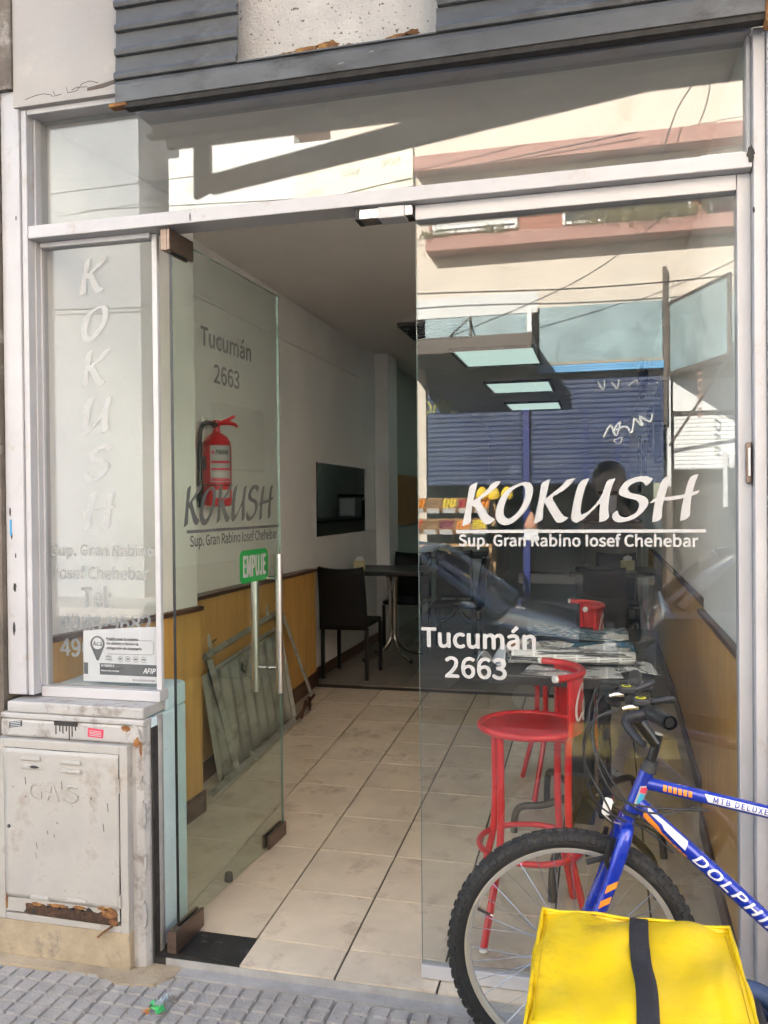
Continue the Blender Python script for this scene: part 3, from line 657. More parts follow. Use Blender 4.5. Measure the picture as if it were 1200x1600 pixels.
for z in (.58,.20): gp('hinge', M_GASBOX, MB().tube([(-1.5465,fy-.003,z-.022),(-1.5465,fy-.003,z+.022)], .0045, 10), dd, smooth=40)
gp('torn_paper', M_PLASTER, MB().prism([(-1.825,.612),(-1.785,.606),(-1.775,.635),(-1.79,.66),(-1.823,.655)], 'xz', fy-.0045, fy-.0038), dd)
gp('torn_sticker', M_GRIME, MB().prism(blob(-1.86,.625,.022,.006), 'xz', fy-.0115, fy-.0105), dd)
for k in range(9):
    x, z = random.uniform(-1.95,-1.58), random.uniform(.2,.6); gp('scratch', M_GRIME, MB().tube([(x,fy-.0055,z),(x+.002,fy-.0055,z-random.uniform(.01,.03))], .0009, 4), dd)
gp('plinth', M_MORTAR, MB().box(-2.06, -1.516, -.064, -.001, SW, .0945), bevel=.006)
gp('dropped_strip', M_RUST, MB().tube([(-1.575,fy-.006,.118),(-1.60,fy-.009,.10),(-1.625,fy-.012,.078)], .004, 5))
# ================================================================== INTERIOR THINGS
# --- fire extinguisher on the left wall
fx = thing('fire_extinguisher', 'red fire extinguisher with PARANA label hung on the left wall', 'fire extinguisher', (-1.957, 1.56, 1.49))
MB().lathe([(.060,0),(.0715,.006),(.0745,.02),(.0745,.30),(.070,.335),(.055,.362),(.034,.378),(.021,.385),(.021,.395)], n=28).build('cylinder', M_REDX, fx, smooth=40)
MB().lathe([(.0755,.107),(.0755,.113)], n=28).build('seam', M_BLACK, fx, smooth=40)
v_ = MB().tube([(0,0,.393),(0,0,.45)], .017, 12).build('valve', M_REDX, fx, smooth=40)
MB().tube([(.004,.01,.43),(.02,.055,.452),(.03,.095,.475)], [.012,.010,.008], 8).xf(Matrix.Rotation(R(-25),4,'Z')).build('lever', M_REDX, v_, smooth=40)
MB().tube([(.006,.0,.435),(.055,.03,.437),(.085,.04,.428),(.10,.04,.415)], [.012,.011,.009,.006], 8).build('carry_handle', M_REDX, v_, smooth=40)
MB().lathe([(.017,-.03),(.017,-.018)], (0,0,.425), 14, 'y').build('gauge', M_BRONZE, v_, smooth=40)
hose = smooth_path([(-.01,-.02,.43),(-.035,-.07,.43),(-.048,-.095,.37),(-.05,-.098,.22),(-.05,-.096,.10),(-.048,-.092,.03)], 6)
MB().tube(hose, .0115, 10).build('hose', M_BLACKM, fx, smooth=40)
MB().tube([(-.05,-.094,.075),(-.048,-.092,.0)], .015, 10).build('nozzle', M_BLACKM, fx, smooth=40)
MB().box(-.0765, -.06, -.02, .02, .33, .47).build('wall_hook', M_WHITEP, fx)
def wrap(a0, a1, z0, z1, r, m, name, parent, n=8):
    mb = MB(); k = 0
    for i in range(n+1):
        g = R(a0+(a1-a0)*i/n); mb.v += [(r*math.cos(g), r*math.sin(g), z0), (r*math.cos(g), r*math.sin(g), z1)]
    mb.f += [(2*i, 2*i+2, 2*i+3, 2*i+1) for i in range(n)]; return mb.build(name, m, parent)
lab = wrap(-92, -4, .125, .315, .0752, M_LET, 'label', fx)
wrap(-88, -8, .222, .236, .0757, M_REDS, 'label_band', lab); wrap(-88, -8, .186, .198, .0757, M_REDS, 'label_band', lab); wrap(-88, -8, .130, .146, .0757, M_REDS, 'label_band', lab)
wrap(-86, -34, .154, .176, .0757, M_INKL, 'label_band', lab)
wrap(-140, -112, .19, .26, .0752, M_LETG, 'side_label', fx); wrap(-80, -6, .045, .085, .0752, M_INKL, 'lower_label', fx)
def curved_text(s, z, w, h, a, r, m, parent, sh_=.2):
    mb = text_mesh(s, None, w, h, .03, sh_)
    mb.v = [(r*math.cos(R(a)+x/r), r*math.sin(R(a)+x/r), z+zz) for x, _, zz in mb.v]; return mb.build('label_lettering', m, parent)
curved_text('PARANA', .268, .072, .024, -70, .0759, M_INK, lab)
MB().lathe([(.008,-.0003),(.008,.0003)], n=12, axis='x').xf(Matrix.Rotation(R(-80),4,'Z') @ Matrix.Translation((.0762,0,.278))).build('label_mark', M_REDS, lab)

# --- wall mirror, board
mi = thing('wall_mirror', 'frameless rectangular mirror on the white left wall above the dining chair', 'mirror', (-2.04, 4.19, 1.53))
MB().box(.001, .009, -.80, .80, -.272, .272).build('glass', M_MIRROR, mi)
MB().box(.0012, .0095, -.804, -.8002, -.275, .275).box(.0012, .0095, .8002, .804, -.275, .275).build('edge', M_BLACK, mi)
o = MB().box(-2.029, -2.012, 5.82, 7.2, 1.27, 1.79).build('notice_board', M_CORK, bevel=.004); tag(o, 'plain tan board fixed on the greenish wall beyond the pilaster', 'board')

# --- leaning corrugated door leaf against the wainscot
lp = thing('leaning_gate', 'old greenish corrugated metal gate leaf leaning against the wood wainscot', 'metal gate', (-1.86, 1.30, .0705*1.3))
th = Vector((-.105, 0, .64)); slope = Vector((0, 1, .0705)).normalized()
def lpnt(a, b, off=0): # a metres along the wall, b 0..1 up, off out of the plane
    return slope*a+th*b+Vector((.64, 0, .105)).normalized()*off
def bar(a0, b0, a1, b1, w, name, m=M_PANELG, off=0, n=4):
    return MB().tube([lpnt(a0,b0,off), lpnt(a1,b1,off)], w, n).build(name, m, lp)
bar(.10, .98, 1.13, 1.03, .020, 'top_bar'); bar(-.08, .02, 1.36, .02, .020, 'bottom_bar', off=.02); bar(.12, .96, .23, .03, .021, 'stile', off=.012); bar(1.08, 1.0, 1.10, .03, .018, 'stile', off=.004)
bar(.16, .86, 1.0, .9, .012, 'inner_rail', off=.012)
sheet = MB().grid(lambda u, v: lpnt(.04+u*1.02, .04+v*.82, .010*math.sin(u*1.02/.062*math.pi)), 96, 4)
sheet.build('corrugated_sheet', M_PANELG, lp, smooth=70, solid=.002)
bar(1.14, 1.02, 1.40, .12, .011, 'side_rod', off=.02, n=6)
bar(.18, 1.0, .17, 1.14, .014, 'lug'); bar(.96, 1.02, .96, 1.15, .012, 'lug'); bar(.20, 1.06, .26, 1.07, .005, 'hook', M_BROWNT)
bar(1.05, .03, 1.40, .10, .012, 'bolt', M_RAIL, off=.04); bar(1.1, .01, 1.22, .12, .010, 'bolt', M_RAIL, off=.05); bar(1.28, 0, 1.31, .12, .010, 'bolt', M_RAIL, off=.04); bar(.42, -.03, .36, .10, .012, 'foot_lug', off=.045)
MB().tube([lpnt(.48,.78,.02),lpnt(.46,.74,.02),lpnt(.50,.70,.02)], .006, 5).build('latch', M_BLACKM, lp)

# --- dining chairs
def make_chair(label, loc, rzz):
    t = thing('dining_chair', label, 'chair', loc, rzz, 'black leatherette dining chairs')
    w, d, sh_ = .178, .215, .415
    def seat(u, v):
        return (0,0,0)
    MB().box(-w, w, -d, d-.02, sh_-.035, sh_).build('seat', M_BLACKL, t, bevel=.012)
    mb = MB()
    def bk(u, v):
        z = sh_-.05+v*.455; x = -w+u*2*w; lean = -.06*v*v; cur = -.022*(1-(2*u-1)**2)*v; dip = -.018*(1-(2*u-1)**2)*(1 if v > .99 else v**6)
        return (x*(1-.05*v), -d-.002+lean+cur, z+dip)
    mb.grid(bk, 10, 10); mb.build('backrest', M_BLACKL, t, smooth=60, solid=.028)
    for sx in (-1, 1):
        for sy in (-1, 1):
            MB().box(sx*w-.013*(1+sx)-.0, sx*w+.013*(1-sx), sy*(d-.02)-.013, sy*(d-.02)+.013, 0, sh_-.036).build('leg', M_BLACK, t, bevel=.003)
    return t
ch = make_chair('black dining chair with its back to the street, beside the wainscot', (-1.825, 3.555, ZB), 0)
dup(ch, (-1.72, 4.93, ZB), math.pi, 'black dining chair facing the street across the small table under the mirror')
dup(ch, (-1.245, 4.72, ZB), math.pi/2, 'black dining chair turned sideways at the aisle end of the small table')
dup(ch, (-1.42, 5.75, ZB), R(8), 'black dining chair behind the small table, at the next table inside')
dup(ch, (.02, 3.75, ZB), R(-10), 'black dining chair deep on the right side behind the newspaper table')
dup(ch, (.10, 4.95, ZB), math.pi, 'black dining chair facing out at the inner table by the right wall')
def make_table(label, loc):
    t = thing('dining_table', label, 'table', loc, 0, 'small dark dining tables')
    MB().prism(rrect(-.32, .32, -.34, .34, .03), 'xy', .705, .74).build('table_top', M_TABLE, t, bevel=.006)
    for sx, sy in ((1,1),(1,-1),(-1,1),(-1,-1)):
        MB().tube(smooth_path([(sx*.05,sy*.05,.70),(sx*.022,sy*.022,.62),(sx*.018,sy*.018,.3),(sx*.022,sy*.022,.16),(sx*.09,sy*.09,.06),(sx*.19,sy*.19,.022)], 5), .014, 10).build('leg', M_CHROME, t, smooth=50)
        MB().ball((sx*.195,sy*.195,.016), .017, 8).build('foot_cap', M_BLACKM, t)
    return t
ta = make_table('dark dining table on chrome legs below the wall mirror', (-1.68, 4.24, ZB))
dup(ta, (-1.5, 6.35, ZB), 0, 'dark dining table farther inside, beyond the pilaster')
dup(ta, (.06, 4.36, ZB), 0, 'dark dining table against the right wall, behind the newspapers')
M_NAP = mat('yellowish_napkin_box', (.62,.55,.30), .5, var=.15, scale=20)
def napkins(label, loc):
    t = thing('napkin_holder', label, 'napkin holder', loc, R(12), 'napkin holders on the dining tables')
    MB().box(-.045,.045,-.03,.03,0,.075).build('box', M_NAP, t, bevel=.005)
    MB().prism([(-.03,.074),(.03,.074),(.036,.10),(.005,.112),(-.03,.096)], 'xz', -.012, .012).build('napkin', M_PAPERW, t)
    return t
na = napkins('yellowish napkin holder on the table below the mirror', (-1.90, 4.02, ZB+.7405))
dup(na, (-1.62, 6.2, ZB+.7405), 0, 'napkin holder on the table beyond the pilaster')
dup(na, (.17, 4.3, ZB+.7405), .6, 'napkin holder on the table by the right wall')

# --- things deep inside the shop
t = thing('white_cabinet', 'row of low white cabinets along the left wall at the far end', 'cabinet', (-1.80, 11.4, ZB))
MB().box(-.24, .12, -1.4, 1.4, 0, .95).build('carcass', M_INWALL, t, bevel=.005)
for k in range(5): MB().box(.121, .135, -1.38+k*.56, -.85+k*.56, .08, .9).build('door', M_WHITEP, t, bevel=.004)
t = thing('service_counter', 'long dark service counter across the back right of the shop', 'counter', (.10, 10.5, ZB))
MB().box(-.35, .34, -2.2, 2.2, 0, 1.0).build('body', M_TILE2, t, bevel=.01); MB().box(-.40, .338, -2.25, 2.25, 1.001, 1.04).build('worktop', M_BLACK, t, bevel=.005)
t = thing('coffee_machine', 'steel coffee machine on the dark counter, glimpsed in the wall mirror', 'coffee machine', (.0, 11.3, ZB+.222))
MB().box(-.08, .2, -.30, .15, .8205, 1.16).build('body', M_STEEL, t, bevel=.03); MB().box(-.10, .18, .2, .6, .8205, 1.10).build('side_unit', M_BLACK, t, bevel=.02); MB().box(-.1, .2, -.34, .2, 1.161, 1.20).build('top_tray', M_BLACK, t, bevel=.01)
t = thing('television', 'black flat television on the right wall seen almost edge on', 'television', (.44, 3.75, 2.03))
MB().box(-.075, -.03, -.40, .40, -.26, .26).build('body', M_BLACK, t, bevel=.008); MB().box(-.0765, -.0752, -.38, .38, -.24, .24).build('screen', mat('dark_screen', (.01,.012,.02), .12), t); MB().box(-.03, -.001, -.1, .1, -.1, .1).build('bracket', M_BLACKM, t)
for k, (y, z0, z1) in enumerate(((6.1,1.94,2.38),(7.2,1.75,2.15),(8.6,1.6,2.3))):
    t = thing('picture_frame', ['narrow black framed picture on the right wall, nearest the television', 'narrow black framed picture on the right wall, middle of three', 'tall black framed picture on the right wall, farthest inside'][k], 'picture', (.44, y, z0), 0, 'black framed pictures on the right wall')
    MB().box(-.03, -.001, -.22, .22, 0, z1-z0).build('frame', M_BLACK, t, bevel=.004); MB().box(-.0315, -.0302, -.18, .18, .04, z1-z0-.04).build('print', M_INKG, t)
t = thing('wall_fan', 'dark round wall fan high on the right wall', 'fan', (.44, 4.9, 2.5))
MB().lathe([(.02,-.16),(.15,-.15),(.17,-.12),(.15,-.09),(.05,-.08)], n=20, axis='x').build('cage', M_BLACKM, t, smooth=40); MB().tube([(-.08,0,0),(-.001,0,-.03)], .02, 8).build('arm', M_BLACK, t)

# --- newspaper table and stools
NT = .89
tb = thing('high_table', 'tall black table on bent dark tube feet, covered with newspapers', 'table', (-.09, 1.08, .0705*1.08), R(-4))
zt = NT-.0705*1.08
MB().prism(rrect(-.29, .29, -.62, .62, .02), 'xy', zt-.035, zt).build('table_top', M_TABLE, tb, bevel=.005)
MB().box(-.045, .045, -.035, .035, .09, zt-.036).build('pedestal', M_BLACK, tb, bevel=.01)
MB().box(.06, .11, -.035, .035, .12, zt-.036).build('pedestal', M_BLACK, tb, bevel=.01)
MB().box(-.25, .25, -.5, .5, zt-.05, zt-.0355).build('under_frame', M_BLACK, tb)
for a, L_, h in ((118, .44, .16), (62, .42, .17), (-52, .48, .15), (-98, .50, .15), (-10, .32, .12), (175, .30, .12)):
    u = Vector((math.cos(R(a)), math.sin(R(a)), 0)); z0 = -.0705*0
    def g(rr, hh): 
        p = u*rr; return (p.x, p.y, hh+.0705*(p.y))
    MB().tube(smooth_path([g(.03,.20), g(L_*.55,h+.02), g(L_*.86,h), g(L_*.97,h*.7), g(L_,.004)], 6), .0155, 10).build('foot', M_BROWNT, tb, smooth=50)

M_LOGO = mat('white_logo', (.80,.78,.78), .5, var=.02)
def make_stool(label, loc, rzz):
    t = thing('bar_stool', label, 'bar stool', loc, rzz, 'red metal bar stools')
    H = .70; r = .170
    MB().lathe([(.02,H-.012),(r-.012,H-.010),(r-.006,H-.004),(r-.02,H+.001),(.02,H-.004)], n=40).build('seat', M_RED, t, smooth=40)
    MB().tube([(r*math.cos(R(a)), r*math.sin(R(a)), H-.004) for a in range(0,360,9)], .0125, 10, True).build('seat_ring', M_RED, t, smooth=60)
    rr = .178
    MB().tube([(rr*math.cos(R(a)), rr*math.sin(R(a)), .285) for a in range(0,360,9)], .0105, 8, True).build('foot_ring', M_RED, t, smooth=60)
    for a in (45,135,225,315):
        c, s_ = math.cos(R(a)), math.sin(R(a))
        pts = smooth_path([(c*q, s_*q, z) for q, z in ((.160,H-.01),(.158,.52),(.158,.42),(.170,.285),(.212,.14),(.252,.006))], 5)
        MB().tube(pts, .0125, 10).build('leg', M_RED, t, smooth=50)
        MB().lathe([(.013,0),(.013,.012)], (c*.254, s_*.254, 0), 10).build('foot_cap', M_WHITEP, t)
    # curved back: plate and top tube, open towards local -x
    A0, A1 = -62, 62; rb = .180; hb = .185
    mb = MB().grid(lambda u, v: (rb*math.cos(R(A0+14+(A1-A0-28)*u)), rb*math.sin(R(A0+14+(A1-A0-28)*u)), H+.0+v*hb), 18, 2); mb.build('back_plate', M_RED, t, smooth=60, solid=.004)
    tp = [(rb*math.cos(R(A0-6+(A1-A0+12)*i/24)), rb*math.sin(R(A0-6+(A1-A0+12)*i/24)), H+hb+.004) for i in range(25)]
    tt = MB().tube(tp, .0125, 10).build('back_rail', M_RED, t, smooth=60)
    for p, q in ((tp[0], tp[1]), (tp[-1], tp[-2])):
        d_ = (Vector(p)-Vector(q)).normalized(); MB().tube([Vector(p)+d_*.0005, Vector(p)+d_*.012], [.0135,.011], 10).build('end_cap', M_WHITEP, tt, smooth=60)
    for a in (A0+12, A1-12): MB().tube([(rb*math.cos(R(a)), rb*math.sin(R(a)), H-.01), (rb*math.cos(R(a)), rb*math.sin(R(a)), H+hb)], .010, 8).build('back_post', M_RED, t, smooth=60)
    # brand script on the outside of the back: thin ribbon strokes
    def rib(pts, w0):
        mb = MB(); pp = smooth_path([(x, z, 0) for x, z in pts], 6)
        P_ = []
        for i, p in enumerate(pp):
            d_ = (pp[min(i+1,len(pp)-1)]-pp[max(i-1,0)]).normalized(); w = w0*(.55+.45*abs(d_.y)); n_ = Vector((-d_.y, d_.x, 0))*w
            P_.append((p+n_, p-n_))
        R0 = rb+.0045
        def W(q): g = R(LOGO)+q.x/R0; return (R0*math.cos(g), R0*math.sin(g), H+.03+q.y)
        mb.v = [W(q) for pr_ in P_ for q in pr_]; mb.f = [(2*i,2*i+1,2*i+3,2*i+2) for i in range(len(P_)-1)]
        return mb.build('logo_stroke', M_LOGO, t)
    LOGO = -46
    k = .0019
    for pts in ([(34,56),(40,62),(36,66),(26,62),(14,46),(8,26),(10,10),(18,6),(30,16)], [(44,14),(38,20),(36,30),(42,36),(48,28),(46,16),(40,12),(36,18)], [(62,32),(58,36),(53,28),(52,18),(56,12),(64,20)], [(80,34),(74,36),(69,26),(69,16),(74,13),(80,26),(82,36),(80,18),(84,12),(90,20)], [(30,16),(44,2),(60,6),(78,4),(92,8)]):
        rib([(x*k, y*k) for x, y in pts], .0068)
    return t
sa_ = make_stool('red metal bar stool with curved back standing nearest the window', (-.255, .43, .0705*.43), R(12))
dup(sa_, (-.19, 1.62, .0705*1.62), R(14), 'red metal bar stool on the far side of the newspaper table')

# --- newspapers
def news_mat(name, base, ink, cols, pic=None, tint=None, seed=0):
    m = bpy.data.materials.new(name); m.use_nodes = True; nt_ = m.node_tree; n = nt_.nodes; L = nt_.links.new; b = n['Principled BSDF']; b.inputs['Roughness'].default_value = .85
    uv = n.new('ShaderNodeTexCoord'); sp = n.new('ShaderNodeSeparateXYZ'); mp = n.new('ShaderNodeMapping'); mp.inputs['Location'].default_value = (seed*.37, seed*.21, 0); L(uv.outputs['Generated'], mp.inputs[0]); L(mp.outputs[0], sp.inputs[0])
    def math_(op, a, c=None):
        x = n.new('ShaderNodeMath'); x.operation = op
        for i, q in enumerate((a, c)):
            if q is None: continue
            if isinstance(q, (int, float)): x.inputs[i].default_value = q
            else: L(q, x.inputs[i])
        return x.outputs[0]
    fx_ = math_('FRACT', math_('MULTIPLY', sp.outputs[0], cols)); colmask = math_('GREATER_THAN', fx_, .12)
    fyy = math_('FRACT', math_('MULTIPLY', sp.outputs[1], 46)); line = math_('GREATER_THAN', fyy, .5)
    no = n.new('ShaderNodeTexNoise'); no.inputs['Scale'].default_value = 120; L(mp.outputs[0], no.inputs['Vector']); wd = math_('GREATER_THAN', no.outputs[0], .42)
    n2 = n.new('ShaderNodeTexVoronoi'); n2.inputs['Scale'].default_value = 3.2; n2.distance = 'CHEBYCHEV'; L(mp.outputs[0], n2.inputs['Vector'])
    sepc = n.new('ShaderNodeSeparateColor'); L(n2.outputs['Color'], sepc.inputs[0]); blk = math_('GREATER_THAN', sepc.outputs[0], .68)
    f = math_('MULTIPLY', math_('MULTIPLY', colmask, line), math_('MULTIPLY', wd, .75))
    mx = n.new('ShaderNodeMix'); mx.data_type = 'RGBA'; L(f, mx.inputs[0]); mx.inputs[6].default_value = (*base, 1); mx.inputs[7].default_value = (*ink, 1)
    n3 = n.new('ShaderNodeTexNoise'); n3.inputs['Scale'].default_value = 14; n3.inputs['Detail'].default_value = 5; L(mp.outputs[0], n3.inputs['Vector'])
    cr = n.new('ShaderNodeValToRGB'); e = cr.color_ramp.elements; pc = pic or ((.04,.04,.04),(.4,.4,.4)); e[0].position = .35; e[1].position = .65; e[0].color = (*pc[0],1); e[1].color = (*pc[1],1)
    if len(pc) > 2: q = e.new(.5); q.color = (*pc[2],1)
    L(n3.outputs[0], cr.inputs[0])
    m2 = n.new('ShaderNodeMix'); m2.data_type = 'RGBA'; L(blk if pic is None or len(pic) < 4 else math_('GREATER_THAN', sepc.outputs[0], .15), m2.inputs[0]); L(mx.outputs[2], m2.inputs[6]); L(cr.outputs[0], m2.inputs[7])
    L(m2.outputs[2], b.inputs['Base Color']); return m
PB = (.80,.79,.76); PI = (.09,.09,.09)
NM = [news_mat('newsprint_grey', PB, PI, 5, None, seed=1), news_mat('newsprint_colour', PB, PI, 4, ((.03,.05,.08),(.42,.40,.38),(.10,.20,.26),(0,0,0)), seed=2), news_mat('magazine_blue', (.05,.20,.42), (.5,.5,.5), 4, ((.01,.08,.22),(.07,.30,.55),(.03,.13,.12),(0,0,0)), seed=3), news_mat('newsprint_red', (.55,.53,.50), PI, 4, ((.55,.10,.07),(.62,.56,.5),(.60,.22,.06)), seed=5), news_mat('newsprint_dark', PB, PI, 6, ((.03,.03,.03),(.25,.24,.23),(.08,.08,.08)), seed=8)]
def newspaper(label, pts, m, z, wave=.006, k=0, roll=False):
    A, B, C_, D_ = [Vector((*p, 0)) for p in pts]; c = (A+B+C_+D_)/4
    mb = MB()
    def fn(u, v):
        p = A.lerp(B, u).lerp(D_.lerp(C_, u), v)-c
        zz = wave*(math.sin(u*5+k)*.5+math.sin(v*7+k*2+u*3)*.4+.9)
        if u < .08 and k % 2: zz += .02*(1-u/.08)
        return (p.x, p.y, zz)
    mb.grid(fn, 24, 12)
    o = mb.build('newspaper', m, smooth=80, solid=.0022); o.location = (c.x, c.y, z+.0015)
    return tag(o, label, 'newspaper', 'newspapers spread over the tall table')
newspaper('colour page newspaper at the back edge of the tall table', [(-.33,1.20),(.10,1.27),(.09,1.62),(-.35,1.55)], NM[1], NT+.004, .014, 1)
newspaper('blue glossy magazine lying between the newspapers', [(-.375,.93),(.12,.97),(.11,1.24),(-.37,1.17)], NM[2], NT, .004, 2)
newspaper('grey newspaper page under the blue magazine, towards the wall', [(-.15,.72),(.10,.75),(.10,1.03),(-.15,1.0)], NM[0], NT+.008, .006, 4)
newspaper('newspaper with red and orange pictures in the middle of the table', [(-.385,.74),(-.05,.62),(.02,.80),(-.30,.98)], NM[3], NT+.012, .018, 3)
newspaper('white newsprint sheet folded over the blue magazine corner', [(-.36,.86),(-.17,.80),(-.12,.93),(-.33,1.02)], NM[0], NT+.026, .014, 5)
newspaper('open newsprint page curling up behind the rolled newspaper', [(-.30,.66),(.05,.69),(.04,.88),(-.26,.84)], NM[0], NT+.020, .022, 9)
newspaper('creased newsprint sheet sticking out towards the right wall', [(.04,.56),(.185,.53),(.16,.77),(.05,.80)], NM[0], NT, .007, 6)
newspaper('newsprint sheet lying at the front edge of the table', [(-.29,.47),(.06,.46),(.04,.66),(-.26,.68)], NM[0], NT, .003, 8)
# rolled newspaper
rp = MB(); pts = []
for i in range(22):
    a = i/21*math.pi*3.2; rr = .020+.010*i/21; pts.append((rr*math.cos(a), rr*math.sin(a)))
rp.grid(lambda u, v: (-.20+u*.44+.01*math.sin(v*9), pts[int(v*21)][0]*(1+.15*u), .032+pts[int(v*21)][1]*(1-.1*u)), 14, 21)
o = rp.build('newspaper', NM[4], smooth=60, solid=.0016); o.location = (-.145, .64, NT+.006); o.rotation_euler = (0, 0, R(4)); tag(o, 'rolled up dark printed newspaper along the front of the table', 'newspaper', 'newspapers spread over the tall table')
o = MB().grid(lambda u, v: (-.06+.10*u, -.06+.13*v+.03*u, .030+.03*math.sin(u*6+v*3)-.05*max(0,.35-u)), 10, 10).build('crumpled_wrapper', mat('clear_film', (.55,.58,.62), .25, var=.15, scale=20), smooth=60, solid=.001); o.location = (-.395, .60, NT+.012); tag(o, 'crumpled clear plastic film hanging over the table corner', 'plastic film')
o = MB().grid(lambda u, v: (-.06+.12*u, -.08+.16*v, .002+.002*math.sin(u*7)+.0705*(-.08+.16*v)), 8, 8).build('loose_paper', NM[0], smooth=80, solid=.001); o.location = (.02, 1.85, floor_z(1.85)+.001); o.rotation_euler = (0,0,R(30)); tag(o, 'loose printed sheet lying on the floor behind the stools', 'paper')
# ================================================================== BICYCLE
BY = -.24
bk = thing('bicycle', 'blue mountain bicycle with DOLPHIN lettering leaning by the window', 'bicycle', (-.09, BY, SW))
OX, OZ = .09, -SW
def B(x, z, y=0): return Vector((x+OX, y, z+OZ))     # world x, z -> bike space
def bp_(name, m, mb, parent=None, **k): return mb.build(name, m, parent or bk, **k)
HUB = (-.092, .305); R0 = .328
steer = Matrix.Translation(B(.075,.74)) @ Matrix.Rotation(R(5), 4, 'Z') @ Matrix.Translation(-B(.075,.74))
def wheel(cx, cz, name, M=None):
    M = M or Matrix.Identity(4); c = B(cx, cz)
    prof = []
    w = bpy.data.objects.new(name, None); COL.objects.link(w); w.parent = bk
    def ring(r, rad, n=72, k=10, sy=1):
        mb = MB()
        for i in range(n):
            a = 2*math.pi*i/n
            for j in range(k):
                g = 2*math.pi*j/k; rr = r+rad*math.cos(g); mb.v.append((c.x+rr*math.cos(a), c.y+rad*sy*math.sin(g), c.z+rr*math.sin(a)))
        for i in range(n):
            for j in range(k):
                i2, j2 = (i+1)%n, (j+1)%k; mb.f.append((i*k+j, i2*k+j, i2*k+j2, i*k+j2))
        return mb
    ty = ring(R0-.025, .024, 90, 14, 1.0).xf(M).build('tyre', M_RUBBER, w, smooth=60)
    kn = MB(); nk = 72
    for i in range(nk):
        a = 2*math.pi*i/nk
        for s_, oy, ra, hh in ((0, 0, R0-.004, .0065), (1, .014, R0-.008, .006), (-1, -.014, R0-.008, .006), (2, .0215, R0-.018, .004), (-2, -.0215, R0-.018, .004)):
            aa = a+(math.pi/nk if s_ in (1,-1) else 0)
            u = Vector((math.cos(aa),0,math.sin(aa))); t_ = Vector((-math.sin(aa),0,math.cos(aa))); yv = Vector((0,1,0))
            if abs(s_) == 2: up = (u*.45+yv*(1 if s_ > 0 else -1)).normalized(); sd = (u-yv*(.45 if s_ > 0 else -.45)).normalized()
            else: up = (u+yv*oy*12).normalized(); sd = yv
            p = c+u*ra+yv*oy; b0 = len(kn.v)
            for q in ((-1,-1,-1),(1,-1,-1),(1,1,-1),(-1,1,-1),(-.8,-.8,1),(.8,-.8,1),(.8,.8,1),(-.8,.8,1)):
                kn.v.append(tuple(p+t_*q[0]*.0080+sd*q[1]*.0058+up*(q[2]*hh*.6+.002)))
            kn.f += [tuple(b0+k_ for k_ in f_) for f_ in ((4,5,6,7),(0,1,5,4),(1,2,6,5),(2,3,7,6),(3,0,4,7))]
    o = kn.xf(M).build('tread', M_RUBBER, w, kind='stuff')
    pr = [(R0-.052, -.012), (R0-.046, -.013), (R0-.044, -.011), (R0-.044, .011), (R0-.046, .013), (R0-.052, .012), (R0-.060, .006), (R0-.060, -.006)]
    mb = MB(); n = 72
    for i in range(n):
        a = 2*math.pi*i/n
        for r_, y_ in pr: mb.v.append((c.x+r_*math.cos(a), c.y+y_, c.z+r_*math.sin(a)))
    for i in range(n):
        for j in range(8): i2, j2 = (i+1)%n, (j+1)%8; mb.f.append((i*8+j, i2*8+j, i2*8+j2, i*8+j2))
    mb.xf(M).build('rim', M_RIM, w, smooth=40)
    MB().lathe([(.008,-.05),(.008,-.036),(.020,-.036),(.020,-.031),(.012,-.029),(.012,.029),(.020,.031),(.020,.036),(.008,.036),(.008,.05)], c, 18, 'y').xf(M).build('hub', M_STEEL, w, smooth=40)
    for i in range(36):
        a = 2*math.pi*i/36; s_ = 1 if i % 2 else -1; b_ = a+(R(70) if (i//2) % 2 else -R(70))
        MB().tube([c+Vector((.018*math.cos(b_), s_*.033, .018*math.sin(b_))), c+Vector(((R0-.058)*math.cos(a), s_*.004, (R0-.058)*math.sin(a)))], .00105, 5).xf(M).build('spoke', M_SPOKE, w)
    a = R(158); u = Vector((math.cos(a),0,math.sin(a))); MB().tube([c+u*(R0-.058), c+u*(R0-.098)], [.0042,.0032], 8).xf(M).build('valve', M_BLACKM, w)
    MB().tube([c+u*(R0-.098), c+u*(R0-.106)], .0022, 8).xf(M).build('valve_tip', M_STEEL, w)
    return w
wheel(HUB[0], HUB[1], 'front_wheel', steer); wheel(1.0, .305, 'rear_wheel')
hT, hB = (.103,.796), (.062,.690)
fr = bp_('head_tube', M_BLUEBIKE, MB().tube([B(*hB), B(*hT)], .0185, 18), smooth=40)
bp_('headset', M_BLACKM, MB().tube([B(.1045,.797), B(.107,.803), B(.109,.808), B(.115,.824)], [.0225,.0215,.019,.017], 18), smooth=30)
bp_('headset', M_BLACKM, MB().tube([B(.0615,.689), B(.0575,.679)], .0215, 18), smooth=30)
bp_('top_tube', M_BLUEBIKE, MB().tube([B(.098,.766), B(.48,.698)], .0165, 18), smooth=40)
bp_('down_tube', M_BLUEBIKE, MB().tube([B(.078,.712), B(.595,.258)], .0205, 20), smooth=40)
bp_('seat_tube', M_BLUEBIKE, MB().tube([B(.60,.27), B(.475,.745)], .0165, 14), smooth=40)
for s_ in (-1, 1):
    bp_('chain_stay', M_BLUEBIKE, MB().tube([B(.61,.28,s_*.02), B(.68,.285,s_*.045), B(.998,.305,s_*.06)], .010, 10), smooth=40)
    bp_('seat_stay', M_BLUEBIKE, MB().tube([B(.49,.70,s_*.02), B(.55,.62,s_*.045), B(.998,.312,s_*.06)], .009, 10), smooth=40)
